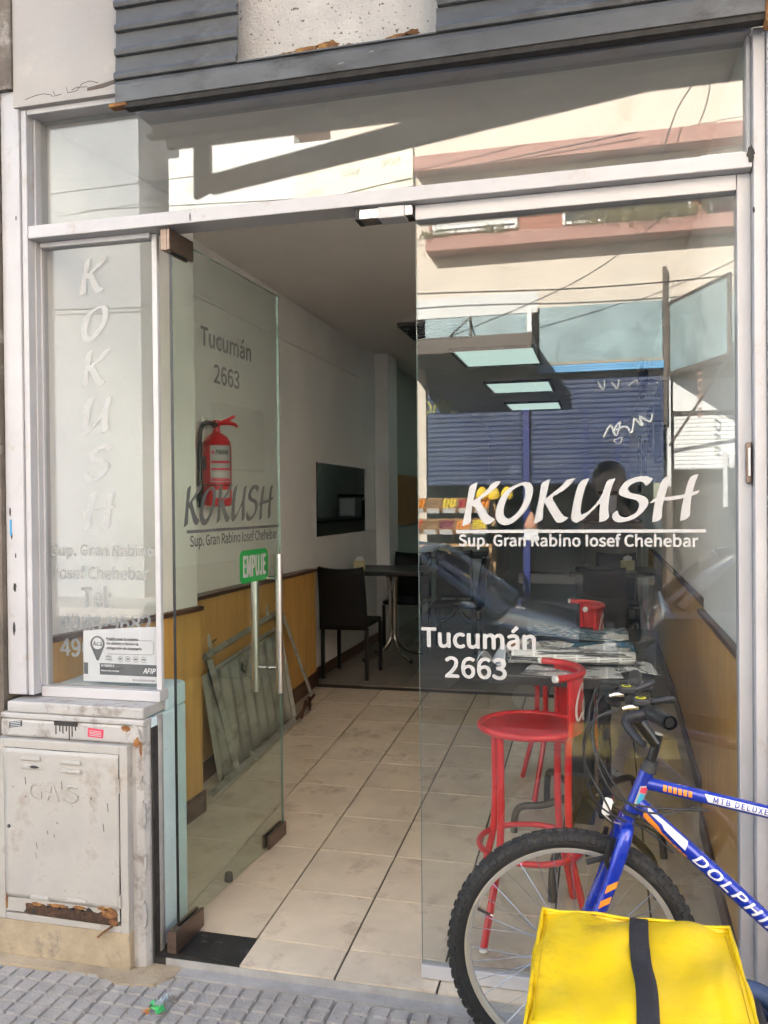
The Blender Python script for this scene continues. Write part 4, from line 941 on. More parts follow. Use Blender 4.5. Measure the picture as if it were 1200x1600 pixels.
def fork(s_):
    return MB().tube(smooth_path([B(.052,.665,s_*.012), B(.044,.645,s_*.040), B(.030,.60,s_*.052), B(-.01,.48,s_*.054), B(-.055,.375,s_*.054), B(HUB[0],HUB[1],s_*.052)], 5), [.019]*3+[.0185]*10+[.017]*6+[.014]*4+[.011]*3, 14)
for s_ in (-1, 1):
    o = bp_('fork_blade', M_BLUEBIKE, fork(s_).xf(steer), smooth=60)
    if s_ < 0:
        for k in range(3):
            x, z = .004-k*.0165, .512-k*.040
            MB().prism([(x+OX-.016,z+OZ-.012),(x+OX+.012,z+OZ+.004),(x+OX+.018,z+OZ+.022),(x+OX-.010,z+OZ+.008)], 'xz', -.0735, -.0728).xf(steer).build('orange_stripe', M_ORANGE, o)
bp_('fork_crown', M_BLUEBIKE, MB().tube([B(.048,.660,-.05), B(.052,.668,0), B(.048,.660,.05)], [.014,.020,.014], 12).xf(steer), smooth=60)
bp_('stem', M_BLACK, MB().tube([B(.112,.815), B(.132,.892)], .0125, 14).xf(steer), smooth=40)
bp_('stem_cap', M_STEEL, MB().tube([B(.1322,.8925), B(.1328,.895)], .0118, 14).xf(steer), smooth=40)
bp_('stem_arm', M_BLACK, MB().tube([B(.126,.868), B(.070,.945)], [.0155,.0165], 14).xf(steer), smooth=40)
BR = steer
barp = smooth_path([B(.118,.992,-.275), B(.098,.992,-.15), B(.074,.95,-.07), B(.066,.947,0), B(.074,.95,.07), B(.086,.985,.14), B(.104,.998,.24)], 6)
bp_('handlebar', M_BLACK, MB().tube(barp, .0115, 12).xf(BR), smooth=50)
for s_ in (-1, 1):
    a = Vector(barp[0] if s_ < 0 else barp[-1]); b = Vector(barp[8] if s_ < 0 else barp[-9]); d = (b-a).normalized()
    mb = MB().tube([a-d*.002, a+d*.004, a+d*.02, a+d*.10, a+d*.118, a+d*.122], [.0165,.0185,.0175,.0170,.0185,.016], 16, cap=False).xf(BR); g = bp_('grip', M_BLACKM, mb, smooth=40)
    MB().tube([a+d*.010, a+d*.0105], .0135, 14).xf(BR).build('grip_hole', M_GRIME, g)
    e0 = a+d*.135
    lv = bp_('brake_lever', M_BLACKM, MB().tube(smooth_path([e0+Vector((-.01,0,-.004)), e0+Vector((-.05,s_*.008,-.010)), e0+Vector((-.062,s_*.03,-.020)), e0+Vector((-.04,s_*.075,-.045)), e0+Vector((-.028,s_*.095,-.052))], 5), [.014]*8+[.011]*8+[.0085]*5, 10).xf(BR), smooth=50)
    MB().tube([e0-d*.012, e0+d*.016], .0185, 14).xf(BR).build('clamp', M_BLACKM, lv, smooth=40)
    e1 = a+d*.165
    sp = bp_('gear_shifter', M_BLACKM, MB().tube([e1-d*.018, e1+d*.018], .0185, 12).xf(BR), smooth=40)
    MB().prism(rrect(-.022,.022,-.018,.018,.01), 'xy', .014, .032).xf(BR @ Matrix.Translation(e1+Vector((-.012,0,0)))).build('shifter_body', M_BLACKM, sp, bevel=.004)
    MB().lathe([(.013,.0325),(.013,.0335)], (0,0,0), 14).xf(BR @ Matrix.Translation(e1+Vector((-.014,0,0)))).build('indicator', M_YBRIGHT, sp)
    MB().lathe([(.007,.0337),(.007,.0345)], (0,0,0), 12).xf(BR @ Matrix.Translation(e1+Vector((-.014,0,0)))).build('indicator_hub', M_BLACK, sp)
    MB().tube([e1+Vector((.005,0,.022)), e1+Vector((.045,s_*.02,.034)), e1+Vector((.062,s_*.03,.040))], [.008,.010,.006], 8).xf(BR).build('thumb_lever', M_BLACKM, sp, smooth=40)
    MB().tube([e1+Vector((-.02,0,.01)), e1+Vector((-.045,0,.008)), e1+Vector((-.058,0,.004))], [.0075,.006,.0045], 8).xf(BR).build('cable_barrel', M_STEEL, sp, smooth=40)
def cable(pts): bp_('cable', M_BLACKM, MB().tube(smooth_path(pts, 10), .0026, 6), smooth=60)
cable([B(.030,.985,-.12), B(-.03,.95,-.13), B(-.055,.85,-.11), B(-.03,.74,-.08), B(.03,.685,-.05), B(.10,.655,-.036), B(.165,.60,-.030)])
cable([B(.04,.99,.12), B(-.02,.96,.05), B(-.03,.85,-.03), B(.02,.745,-.05), B(.10,.715,-.035), B(.25,.714,-.024)])
cable([B(.03,.985,-.14), B(-.045,.93,-.10), B(-.05,.82,-.06), B(.01,.70,-.05), B(.015,.62,-.03)])
cable([B(.05,.985,.14), B(-.02,.99,.10), B(-.04,.88,.02), B(.05,.73,-.045), B(.14,.700,-.034), B(.22,.722,-.022)])
rf = bp_('reflector_bracket', M_STEEL, MB().tube([B(.050,.66,-.03), B(.012,.672,-.04), B(-.006,.688,-.04), B(.003,.72,-.04)], .0022, 6))
MB().prism(rrect(-.011,.011,-.022,.022,.006), 'xz', -.006, .004).xf(Matrix.Translation(B(.002,.712,-.045)) @ Matrix.Rotation(R(12),4,'Y')).build('reflector', M_WHITEP, rf, bevel=.002)
for s_ in (-1, 1):
    br = bp_('brake_arm', M_BLACK, MB().tube([B(.004,.548,s_*.05), B(-.006,.575,s_*.055), B(.004,.625,s_*.05)], .007, 8).xf(steer), smooth=50)
    MB().box(-.026, .026, -.006, .006, -.006, .006).xf(steer @ Matrix.Translation(B(-.03,.566,s_*.026)) @ Matrix.Rotation(R(-18),4,'Y')).build('brake_pad', M_BLACKM, br, bevel=.002)
# decals wrapped on the camera side of the tubes
def along(p0, p1, r):
    a, b = B(*p0), B(*p1); d = (b-a).normalized(); up = Vector((0,0,1)); up = (up-d*up.dot(d)).normalized(); out = Vector((0,-1,0))
    def W(s, t, lift=.0006):   # s metres along, t metres round the tube
        g = t/r; return a+d*s+(out*math.cos(g)+up*math.sin(g))*(r+lift)
    return W
def decal(W, pts, m, name, lift=.0006, parent=None):
    mb = MB(); pp = [Vector((p[0], p[1], 0)) for p in pts]
    # subdivide so that the sheet follows the tube
    tri = tessellate_polygon([pp]); V = []
    def sub(a, b, c, k):
        if k == 0: n = len(mb.v); mb.v += [tuple(W(q.x, q.y, lift)) for q in (a,b,c)]; mb.f.append((n,n+1,n+2)); return
        ab, bc, ca = (a+b)/2, (b+c)/2, (c+a)/2
        for t in ((a,ab,ca),(ab,b,bc),(ca,bc,c),(ab,bc,ca)): sub(*t, k-1)
    for t in tri: sub(pp[t[0]], pp[t[1]], pp[t[2]], 3)
    return mb.build(name, m, parent or bk)
M_LETB = mat('white_decal', (.72,.72,.73), .4, var=.03)
Wd = along((.078,.712), (.595,.258), .0205)
decal(Wd, [(.020,.016),(.150,.020),(.158,-.004),(.088,.0),(.075,.006),(.03,.006)], M_LETB, 'white_flash')
decal(Wd, [(.020,.002),(.075,-.004),(.088,-.010),(.125,-.012),(.125,-.020),(.08,-.020),(.03,-.014)], M_ORANGE, 'orange_flash')
for k in range(3): decal(Wd, [(.128+k*.016,-.012),(.141+k*.016,-.012),(.141+k*.016,-.020),(.128+k*.016,-.020)], M_ORANGE, 'orange_block')
def tube_text(W, s, s0, t0, w, h, m, sp=1.0, shear=.25):
    mb = text_mesh(s, None, w, h, .03, shear, space=sp)
    out = MB()
    def sub(a, b, c, k):
        if k == 0 or max((a-b).length, (b-c).length, (c-a).length) < .004:
            n = len(out.v); out.v += [tuple(W(s0+q.x, t0+q.z, .0008-q.y)) for q in (a,b,c)]; out.f.append((n,n+1,n+2)); return
        ab, bc, ca = (a+b)/2, (b+c)/2, (c+a)/2
        for t in ((a,ab,ca),(ab,b,bc),(ca,bc,c),(ab,bc,ca)): sub(*t, k-1)
    for f_ in mb.f:
        P_ = [Vector(mb.v[i]) for i in f_]
        for i in range(1, len(P_)-1): sub(P_[0], P_[i], P_[i+1], 3)
    return out.build('frame_lettering', m, bk)
tube_text(Wd, 'DOLPHIN', .186, -.011, .268, .026, M_LETB, 1.05)
Wt = along((.098,.766), (.48,.698), .0165)
for k in range(6): decal(Wt, [(.045+k*.0125,-.006),(.054+k*.0125,-.006),(.0525+k*.0125,.010),(.0435+k*.0125,.010)], M_ORANGE, 'orange_block')
decal(Wt, [(.145,.012),(.30,.012),(.30,-.007),(.156,-.007)], M_LETB, 'white_panel')
tube_text(Wt, 'MTB DELUXE', .168, -.004, .13, .013, M_BLUEBIKE, 1.1, 0)
Wh = along(hB, hT, .0185)
decal(Wh, [(.022,-.020),(.075,-.022),(.082,-.010),(.075,.004),(.022,.002),(.014,-.010)], M_LET, 'head_badge', .0006)
decal(Wh, [(.030,-.016),(.058,-.017),(.058,-.001),(.030,-.002)], mat('badge_blue', (.05,.35,.55), .4), 'head_badge', .0012)
decal(Wh, [(.060,-.018),(.073,-.018),(.078,-.010),(.073,.001),(.060,.0)], M_REDS, 'head_badge', .0012)
# drive train and saddle (mostly outside the picture)
bp_('chain_ring', M_BLACK, MB().lathe([(.03,-.062),(.09,-.062),(.092,-.060),(.09,-.057),(.03,-.057)], B(.60,.27), 30, 'y'), smooth=40)
for s_ in (-1, 1):
    c = bp_('crank', M_STEEL, MB().tube([B(.60,.27,s_*.075), B(.60+s_*.15,.27-s_*.06,s_*.085)], .010, 8), smooth=40)
    MB().box(-.045, .045, -.04, .04, -.01, .01).xf(Matrix.Translation(B(.60+s_*.15,.27-s_*.06,s_*.135))).build('pedal', M_BLACKM, c, bevel=.004)
bp_('seat_post', M_STEEL, MB().tube([B(.475,.745), B(.455,.84)], .013, 12), smooth=40)
sd = MB().grid(lambda u, v: tuple(B(.42+u*.27, .855+.02*u-.035*(2*v-1)**2, (2*v-1)*(.02+.055*u**1.6))), 14, 10); bp_('saddle', M_BLACKL, sd, smooth=70, solid=.025)

# ================================================================== DELIVERY BAG
M_YSEAM = mat('yellow_thread', (.55,.36,.01), .6)
bag = thing('delivery_bag', 'yellow vinyl delivery bag with a black strap over its lid, in front of the bicycle', 'delivery bag', (.058, -.785, SW))
w, d, h = .203, .232, .60
def lid(u, v):
    x = -w+u*2*w; y = -d+v*2*d
    z = h-.012+.010*math.sin(u*3.1)*math.sin(v*3.1)+.0045*math.sin(u*13+v*5)+.005*math.sin(u*6-v*11+1)+.003*math.sin(u*21-v*9)+.004*math.exp(-((u-.22+.25*v)/.03)**2)-.005*math.exp(-((u-.80-.12*v)/.035)**2)-.008*(abs(2*u-1)**8+abs(2*v-1)**8)
    return (x+.004*math.sin(v*8), y, z)
MB().grid(lid, 48, 48).build('lid', M_YELLOW, bag, smooth=80, solid=.004)
def side(p0, p1, z0, z1, out, name, amp=.006):
    a, b = Vector((*p0, 0)), Vector((*p1, 0)); n = Vector((*out, 0))
    return MB().grid(lambda u, v: tuple(a.lerp(b, u)+n*(amp*math.sin(u*9+v*4)*math.sin(u*3.14)+.012*math.sin(u*3.14)*math.sin(v*3.14))+Vector((0,0,z0+(z1-z0)*v))), 20, 16).build(name, M_YELLOW, bag, smooth=80, solid=.004)
side((-w,-d), (w,-d), .0, h-.018, (0,-1), 'front_panel'); side((w,d), (-w,d), .0, h-.018, (0,1), 'back_panel'); side((-w,d), (-w,-d), .0, h-.018, (-1,0), 'side_panel'); side((w,-d), (w,d), .0, h-.018, (1,0), 'side_panel')
MB().box(-w+.003, w-.003, -d+.003, d-.003, .001, .006).build('base', M_WEB, bag)
# lid skirt with piping
sk = MB().grid(lambda u, v: tuple([Vector((-w-.004,-d-.006,0)).lerp(Vector((w+.004,-d-.006,0)), u).x, -d-.008-.006*math.sin(u*20)*.3, h-.022-v*.055+.004*math.sin(u*11)]), 24, 3).build('lid_flap', M_YELLOW, bag, smooth=80, solid=.003)
pp = [(-w,-d,h-.016),(w,-d,h-.016),(w,d,h-.016),(-w,d,h-.016)]
pth = []
for i in range(4):
    a, b = Vector(pp[i]), Vector(pp[(i+1)%4])
    for j in range(10): p = a.lerp(b, j/10); pth.append(p+Vector((0,0,.003*math.sin(j*1.7+i))))
MB().tube(pth, .0042, 6, True).build('piping', M_YELLOW, bag, smooth=80)
def strap(x0, w2, ys, name, lift=.0055):
    return MB().grid(lambda u, v: (x0+(u-.5)*w2+.003*math.sin(v*7), ys[0]+(ys[1]-ys[0])*v, lid((x0+w)/(2*w), (ys[0]+(ys[1]-ys[0])*v+d)/(2*d))[2]+lift+.003*math.sin(v*9)+(.009*math.exp(-((v-.62)/.05)**2))), 4, 30).build(name, M_WEB, bag, smooth=80, solid=.003)
strap(.010, .040, (-d-.004, d+.004), 'lid_strap')
MB().box(-.010, .030, -d-.016, -d-.011, .30, h-.02).build('front_strap', M_WEB, bag)
for x in (-w+.014, -w+.04): MB().prism(rrect(-.009,.009,-.02,.02,.006), 'xz', -.006, .006).xf(Matrix.Translation((x,-d-.016,h-.09))).build('buckle', M_BLACKM, bag, bevel=.002)
MB().tube([(-w+.012, -d+.02+2*(d-.02)*i/20, lid(.03,(.02+.96*i/20))[2]+.004) for i in range(21)], .0012, 4).build('seam', M_YSEAM, bag)
MB().tube([(w-.012, -d+.02+2*(d-.02)*i/20, lid(.97,(.02+.96*i/20))[2]+.004) for i in range(21)], .0012, 4).build('seam', M_YSEAM, bag)
# carrying harness on the side towards the bicycle's rear
for k, (y0, z0) in enumerate(((.05,.46),(.12,.40))):
    MB().tube(smooth_path([(w+.01,y0+.08,z0+.05),(w+.06,y0+.09,z0+.03),(w+.13,y0+.06,z0-.02),(w+.16,y0,z0-.10),(w+.10,y0-.02,z0-.22),(w+.012,y0,z0-.30)], 6), .022-.004*k, 8).build('shoulder_strap', M_NAVY, bag, smooth=60)
MB().prism(rrect(-.19,.19,.06,.50,.04), 'yz', w+.014, w+.045).build('back_pad', M_WEB, bag, bevel=.01)

# ================================================================== LITTER
wt = thing('candy_wrapper', 'crumpled green and white candy wrapper on the grey pavement', 'wrapper', (-1.335, -.235, SW))
MB().grid(lambda u, v: (-.012+.05*u+.012*math.sin(v*5), -.02+.035*v+.01*math.sin(u*6), .004+.010*abs(math.sin(u*8+v*3))), 8, 6).build('foil', mat('green_foil', (.04,.36,.10), .3, var=.3, scale=40), wt, solid=.0008)
MB().grid(lambda u, v: (-.002+.022*u+.008*v, .0+.062*v, .006+.012*abs(math.sin(u*6+v*6))), 6, 8).build('foil_end', mat('silver_foil', (.55,.62,.64), .25, .3, var=.3, scale=60), wt, solid=.0008)
MB().grid(lambda u, v: (-.022+.018*u, -.026+.018*v, .004+.006*math.sin(u*5+v*5)), 4, 4).build('foil_tip', mat('orange_foil', (.65,.22,.05), .35, var=.2), wt, solid=.0008)
# ================================================================== ABOVE THE PAVEMENT: folded awning frame (seen only as a dark shape in the transom glass)
M_AWN = mat('dark_grey_board', (.05,.05,.05), .8, var=.15, scale=6)
aw = thing('awning_frame', 'dark folded awning frame on arms above the shop, reflected in the transom', 'awning frame', (0, -.974, 3.165))
def ap(name, poly, y0=-.02, y1=.02): return MB().prism([(x, z-3.165) for x, z in poly], 'xz', y0, y1).build(name, M_AWN, aw, bevel=.004)
ap('fascia_board', [(-1.97,3.166),(.75,3.166),(.75,3.29),(-.64,3.29),(-1.42,3.303),(-1.97,3.303)])
ap('end_board', [(-1.97,3.304),(-1.42,3.304),(-1.42,3.80),(-1.97,3.80)]); ap('front_board', [(-.64,3.291),(.75,3.291),(.75,3.80),(-.64,3.80)])
ap('drop_post', [(-1.833,2.919),(-1.752,2.95),(-1.752,3.1655),(-1.833,3.1655)])
ap('brace', [(-1.7515,2.935),(.177,3.1655),(-.739,3.1655),(-1.7515,3.022)])
for x in (-1.9, .7): MB().box(x-.02, x+.02, .02, .93, .30, .36).build('arm', M_AWN, aw)

# ================================================================== THE FAR SIDE OF THE STREET (seen reflected in the glass)
FY = -10.5
M_CREAM = mat('cream_render', (.62,.545,.455), .9, var=.06, scale=1.5, bump=.1, bscale=12, dirt=(.5,.40,.31), dirt_amt=.2, dirt_scale=1.2)
M_CREAM2 = mat('bright_cream_render', (.78,.72,.58), .9, var=.04, scale=2)
M_WHITEW = mat('old_white_render', (.66,.66,.64), .9, var=.07, scale=1.2, dirt=(.45,.43,.36), dirt_amt=.22, dirt_scale=1.5)
M_PALE = mat('pale_grey_render', (.27,.285,.30), .9, var=.05, scale=1)
M_BRICKR = mat('red_band_render', (.36,.19,.155), .85, var=.1, scale=3)
M_BRICKD = mat('red_brick_strip', (.30,.12,.08), .85, var=.2, scale=9, stretch=(1,1,8))
M_BLUESH = mat('blue_shutter_paint', (.034,.05,.11), .5, var=.25, scale=3, dirt=(.12,.14,.2), dirt_amt=.3)
M_BLUESTR = mat('sky_blue_strip', (.13,.38,.66), .5, var=.15, scale=4)
M_TEAL = mat('weathered_teal_panel', (.24,.33,.34), .35, var=.25, scale=2.2, dirt=(.12,.19,.21), dirt_amt=.4, dirt_scale=1.6)
M_BROWN = mat('brown_steel', (.085,.065,.05), .6, var=.3, scale=8)
M_DARKIN = mat('painted_shade_black', (.03,.03,.03), .9, var=.2)  # near black puts the shade of shop inside and canopy underside into the colour
M_GRASS = mat('dry_grass', (.16,.14,.06), .8, var=.4, scale=20)
M_WPANE = mat('dark_window_pane', (.03,.035,.04), .08, var=.1)
M_BLIND = mat('white_blind', (.70,.70,.67), .6, var=.04)
M_CABLE = mat('street_cable', (.02,.02,.02), .7)
def at(o): return o
# main cream building
fa = thing('cream_building', 'cream rendered building across the street with red bands and shops below', 'building', (0, FY, 0))
def fa_(name, m, x0, x1, z0, z1, y0=-.3, y1=0, **k): return MB().box(x0,x1,y0,y1,z0,z1).build(name, m, fa, **k)
fa_('upper_wall', M_CREAM, -2.84, 8, 6.86, 11, -6, 0)
fa_('storey_wall', M_CREAM, -2.84, 8, 4.68, 6.859, -6, -.02)
fa_('white_strip', M_WHITEW, -2.84, -.96, 4.37, 4.68, -.3, .015); fa_('sign_band', M_CREAM, -.96, 8, 4.43, 4.679, -.3, .01)
fa_('red_band', M_BRICKR, -2.80, 8, 6.57, 6.80, -.02, .30, bevel=.01)
fa_('planter', M_BRICKR, -2.62, 8, 5.33, 5.53, -.019, .32, bevel=.01)
fa_('brick_strip', M_BRICKD, -2.62, 8, 5.53, 6.30, -.0195, .004)
def window(x0, x1, z0, z1, blind=.9, par=None):
    w_ = MB().box(x0-.04,x0,0.005,.05,z0-.04,z1+.04).box(x1,x1+.04,.005,.05,z0-.04,z1+.04).box(x0,x1,.005,.05,z0-.04,z0).box(x0,x1,.005,.05,z1,z1+.04).build('window', M_BLIND, par or fa)
    MB().box(x0,x1,.006,.012,z0,z1).build('pane', M_WPANE, w_)
    zb = z1-(z1-z0)*blind; n = max(3, int((z1-zb)/.05)); pr = []
    mb = MB()
    for i in range(n):
        a = zb+(z1-zb)*i/n; b = zb+(z1-zb)*(i+1)/n; mb.box(x0+.003, x1-.003, .014, .03, a+.004, b)
    mb.build('blind', M_BLIND, w_)
    return w_
window(-2.52, -1.29, 5.70, 6.40, .95); window(-.54, 1.20, 5.68, 6.40, .45); window(2.6, 4.2, 5.70, 6.40, .8)
window(-2.2, -.9, 8.0, 9.2, .5); window(.6, 2.0, 8.0, 9.2, .7)
gr = MB(); random.seed(11)
for cx, n, h in ((-2.45,70,.20),(-1.6,60,.22),(.25,150,.42),(.65,190,.5),(1.05,80,.35),(-.2,40,.25)):
    for i in range(n):
        x = random.gauss(cx, .16); y = random.uniform(.15,.34); l = h*random.uniform(.5,1.1); a = random.uniform(-.9,.9); dwn = random.random() < .5
        p = Vector((x,y,5.52)); q = p+Vector((math.sin(a)*l*.6, .06+.05*random.random(), l*.5)); r_ = q+Vector((math.sin(a)*l*.5, .06, -l*.7 if dwn else l*.2))
        wv = Vector((.006,0,0)); k = len(gr.v); gr.v += [tuple(p-wv),tuple(p+wv),tuple(q+wv),tuple(q-wv),tuple(r_)]; gr.f += [(k,k+1,k+2,k+3),(k+3,k+2,k+4)]
gr.build('planter_grass', M_GRASS, fa, kind='stuff')
# ground floor
fa_('pier', M_CREAM, -2.84, -2.70, -.03, 4.37, -1, .0); fa_('pier', M_WHITEW, .90, .95, 1.7, 4.43, -1, .02); fa_('pier', M_BROWN, .88, .97, -.03, 1.699, -1, .02); fa_('pier', M_CREAM, 4.6, 8, -.03, 4.43, -3, 0)
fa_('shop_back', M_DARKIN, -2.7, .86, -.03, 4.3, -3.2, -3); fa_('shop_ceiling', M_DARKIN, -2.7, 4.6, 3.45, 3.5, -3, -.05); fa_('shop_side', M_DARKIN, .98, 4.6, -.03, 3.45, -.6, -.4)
fa_('glass_band', M_TEAL, -2.83, -1.12, 3.9, 4.369, -.05, .0); fa_('glass_post', M_WHITEP, -1.115, -1.05, 3.5, 4.44, -.05, .03); fa_('glass_post', M_BROWN, -2.0, -1.97, 3.95, 4.36, .001, .02)
fa_('sign_panel', M_TEAL, -.93, .84, 3.58, 4.42, -.05, .06, bevel=.005); fa_('sign_edge', M_MORTAR, -.95, .86, 3.545, 3.579, -.05, .08); fa_('post', M_BROWN, .845, .90, 2.6, 4.9, .021, .09)
fa_('side_panel', M_TEAL, .985, 4.6, 3.5, 4.42, -.05, .03)
for k in range(3): fa_('blue_strip', M_BLUESTR, -.95, .85, 3.43+k*.036, 3.46+k*.036, -.05, .12)
cn = fa_('canopy', M_BROWN, -2.95, -.95, 3.60, 3.83, .03, 1.25, bevel=.01); MB().box(-2.9, -1.0, .1, 1.2, 3.585, 3.5995).build('canopy_shade_soffit', M_DARKIN, cn)  # thin sheet coloured near black for the shade under the canopy
for x in (-2.0,): MB().tube([(x,.02,4.34),(x-.12,1.2,3.83)], .012, 6).build('canopy_stay', M_BROWN, fa)
def ribbed(x0, x1, z0, z1, pitch, m, name, y=-.06):
    n = int((z1-z0)/pitch); pr = []
    for i in range(n):
        a = z0+i*pitch; pr += [(y,a),(y+.014,a+pitch*.3),(y+.014,a+pitch*.75),(y,a+pitch*.97)]
    pr += [(y-.03,z0+n*pitch),(y-.03,z0)]
    mb = MB(); k = len(pr); mb.v = [(x0,*p) for p in pr]+[(x1,*p) for p in pr]
    mb.f = [(i,(i+1)%k,k+(i+1)%k,k+i) for i in range(k)]; return mb.build(name, m, fa)
ribbed(-2.69, -1.22, 1.76, 3.44, .075, M_BLUESH, 'blue_shutter'); ribbed(-1.08, .85, 1.76, 3.44, .075, M_BLUESH, 'blue_shutter'); ribbed(1.0, 3.4, 1.95, 2.75, .06, M_WHITEW, 'grey_shutter')
fa_('blue_column', mat('blue_paint', (.015,.025,.14), .4), -1.20, -1.10, -.03, 3.45, -.1, .02)
fa_('shutter_frame', mat('blue_paint', (.02,.03,.22), .4), -.28, -.24, 1.8, 2.9, -.05, -.03); fa_('shutter_frame', MATS['blue_paint'], .18, .22, 1.8, 2.9, -.05, -.03)
fa_('white_fascia', M_WHITEW, .985, 4.6, 2.80, 3.25, -.1, .01)
def scribble(pts, m, r=.012, y=-.035): MB().tube(smooth_path([(x,y,z) for x, z in pts], 5), r, 4).build('graffiti', m, fa)
M_GY = mat('yellow_spray', (.62,.60,.12), .7)
for s_ in ([(-2.78,2.98),(-2.70,2.90),(-2.62,2.98),(-2.68,3.08),(-2.78,3.06)],[(-2.58,2.90),(-2.54,3.08),(-2.48,2.94),(-2.42,3.10),(-2.38,2.92)],[(-2.22,3.08),(-2.33,3.06),(-2.35,2.95),(-2.25,2.90)]): scribble(s_, M_GY)
for s_ in ([(-.08,3.28),(.0,3.15),(.02,3.30)],[(.12,3.27),(.2,3.16),(.22,3.30)],[(.36,3.2),(.46,3.28),(.5,3.22)],[(.0,2.45),(.10,2.62),(.18,2.46),(.24,2.68),(.16,2.55),(.32,2.60),(.40,2.50),(.44,2.72)],[(.44,2.72),(.56,2.60),(.52,2.74),(.66,2.66),(.70,2.78)],[(.14,2.40),(.26,2.44),(.22,2.34),(.14,2.40)]): scribble(s_, M_WHITEW, .016 if s_[0][0] < .05 and s_[0][1] < 2.6 or s_[0][0] == .44 else .009)
fb_ = put_text('shop_lettering', 'UPPU', M_LET, fa, 0, 0, 0, width=.55, height=.17, bold=.02)
fb_.rotation_euler = (0, 0, math.pi); fb_.location = (2.25, .03, 1.98)
MB().box(1.66, 1.72, -.03, .02, 1.4, 2.2).build('sign_upright', M_LET, fa)
# air conditioner on the first floor
ac = thing('air_conditioner', 'white air conditioner unit on the red band across the street', 'air conditioner', (1.66, FY, 5.80))
MB().box(-.32,.45,.03,.33,0,.55).build('case', M_WHITEP, ac, bevel=.01); MB().lathe([(.19,.331),(.19,.335)], (.20,0,.27), 24, 'y').build('fan_grille', M_INKG, ac)
for x in (-.2,.35): MB().box(x,x+.04,.0,.32,-.22,-.001).build('bracket', M_BROWN, ac)
# projecting sign box
ps = thing('projecting_sign', 'rusty empty projecting sign frame on the cream building opposite', 'sign', (.93, FY+.1, 3.2))
def ptube(a, b, r=.03): MB().tube([a,b], r, 4).build('frame_bar', M_BROWN, ps)
q0, q1 = (0,0), (.62,1.5)
for z in (.12, 1.15): ptube((q0[0],q0[1],z),(q1[0],q1[1],z))
for q in (q0, q1): ptube((q[0],q[1],.1),(q[0],q[1],1.17))
ptube((0,0,-.9),(.62,1.5,.12), .025)
MB().prism([(.02,.04),(.60,1.46),(.585,1.47),(.005,.05)], 'xy', .16, 1.11).build('panel', M_TEAL, ps)
o = put_text('sign_lettering', 'LIDER', M_BRICKR, ps, 0, 0, 0, width=.8, height=.12, bold=.02)
o.rotation_euler = (0, R(90), math.atan2(1.42,.58)+math.pi); o.location = (.36, .80, .2)
# old white building with tagged parapet
fbld = thing('white_building', 'old white building across the street with a tagged cream parapet panel', 'building', (-5, FY, 0))
def fb2(name, m, x0, x1, z0, z1, y0=-.3, y1=0): return MB().box(x0+5,x1+5,y0,y1,z0,z1).build(name, m, fbld)
fb2('wall', M_WHITEW, -7.1, -2.86, -.03, 7.35, -6, -.02); fb2('parapet', M_WHITEW, -6.9, -4.85, 7.351, 7.50, -.4, -.02); fb2('cream_panel', M_CREAM2, -4.82, -2.861, 5.2, 7.06, -.019, .06); fb2('roof_wall', M_CREAM, -4.6, -2.86, 7.351, 9.0, -6, -1.2)
for x in (-6.6,-5.4,-4.2): window(x+5, x+5+.8, 3.6, 5.0, .6, fbld)
fb2('shop_door', M_BROWN, -6.5, -5.0, -.03, 2.8, -.019, .02); fb2('shop_door', M_GREYMET, -4.7, -3.1, -.03, 2.8, -.019, .02)
M_GT = mat('green_spray', (.03,.20,.18), .7)
for cx, cz in ((-4.6,6.85),(-4.45,6.5),(-3.85,6.75),(-3.8,6.4),(-3.2,6.85),(-2.98,6.55),(-3.0,6.3)):
    MB().tube(smooth_path([(cx+5-.16+i*.034, .063, cz+.055*(-1)**i+.02*math.sin(i*1.3+cx)) for i in range(10)], 3), .0042, 4).build('graffiti', M_GT, fbld)
# pale tower and brick building behind
def tower(label, name, x0, x1, y1, z1, m, cols, rows, zs, dz, bars=True):
    t = thing(name, label, 'building', ((x0+x1)/2, y1, 0)); hw = (x1-x0)/2
    MB().box(-hw,hw,-8,0,-.03,z1).build('wall', m, t)
    for i in range(cols):
        for j in range(rows):
            xc = -hw+(i+.5)*2*hw/cols; zc = zs+j*dz
            ww = window(xc-.45, xc+.45, zc, zc+1.3, random.choice((.2,.5,1)), t)
            if bars: MB().box(xc-.5,xc+.5,.06,.10,zc-.12,zc-.06).build('sill', m, ww)
    return t
pt = tower('pale grey apartment building across the street, farthest down the block', 'apartment_building', -17, -7.36, FY+.5, 14, M_PALE, 3, 3, 8.5, 2.0)
tb2 = tower('brick apartment building with a balcony, set back behind the white building', 'brick_building', -9.5, -1.2, FY-4.6, 14, mat('brown_brick', (.34,.20,.14), .9, var=.2, scale=8), 4, 3, 7.4, 2.8)
for k in range(34): MB().box(-3.6+k*.2, -3.57+k*.2, .9, .93, 10.1, 11.0).build('baluster', M_BLIND, tb2)
MB().box(-3.6, 3.3, .0, .95, 9.95, 10.1).build('balcony_slab', M_CREAM, tb2); MB().box(-3.6, 3.3, .89, .94, 11.0, 11.05).build('balcony_rail', M_BLIND, tb2)
tower('tall beige building at the right end of the far block', 'beige_building', 8.05, 18, FY+.2, 13, M_CREAM, 5, 4, 1.2, 3.0)
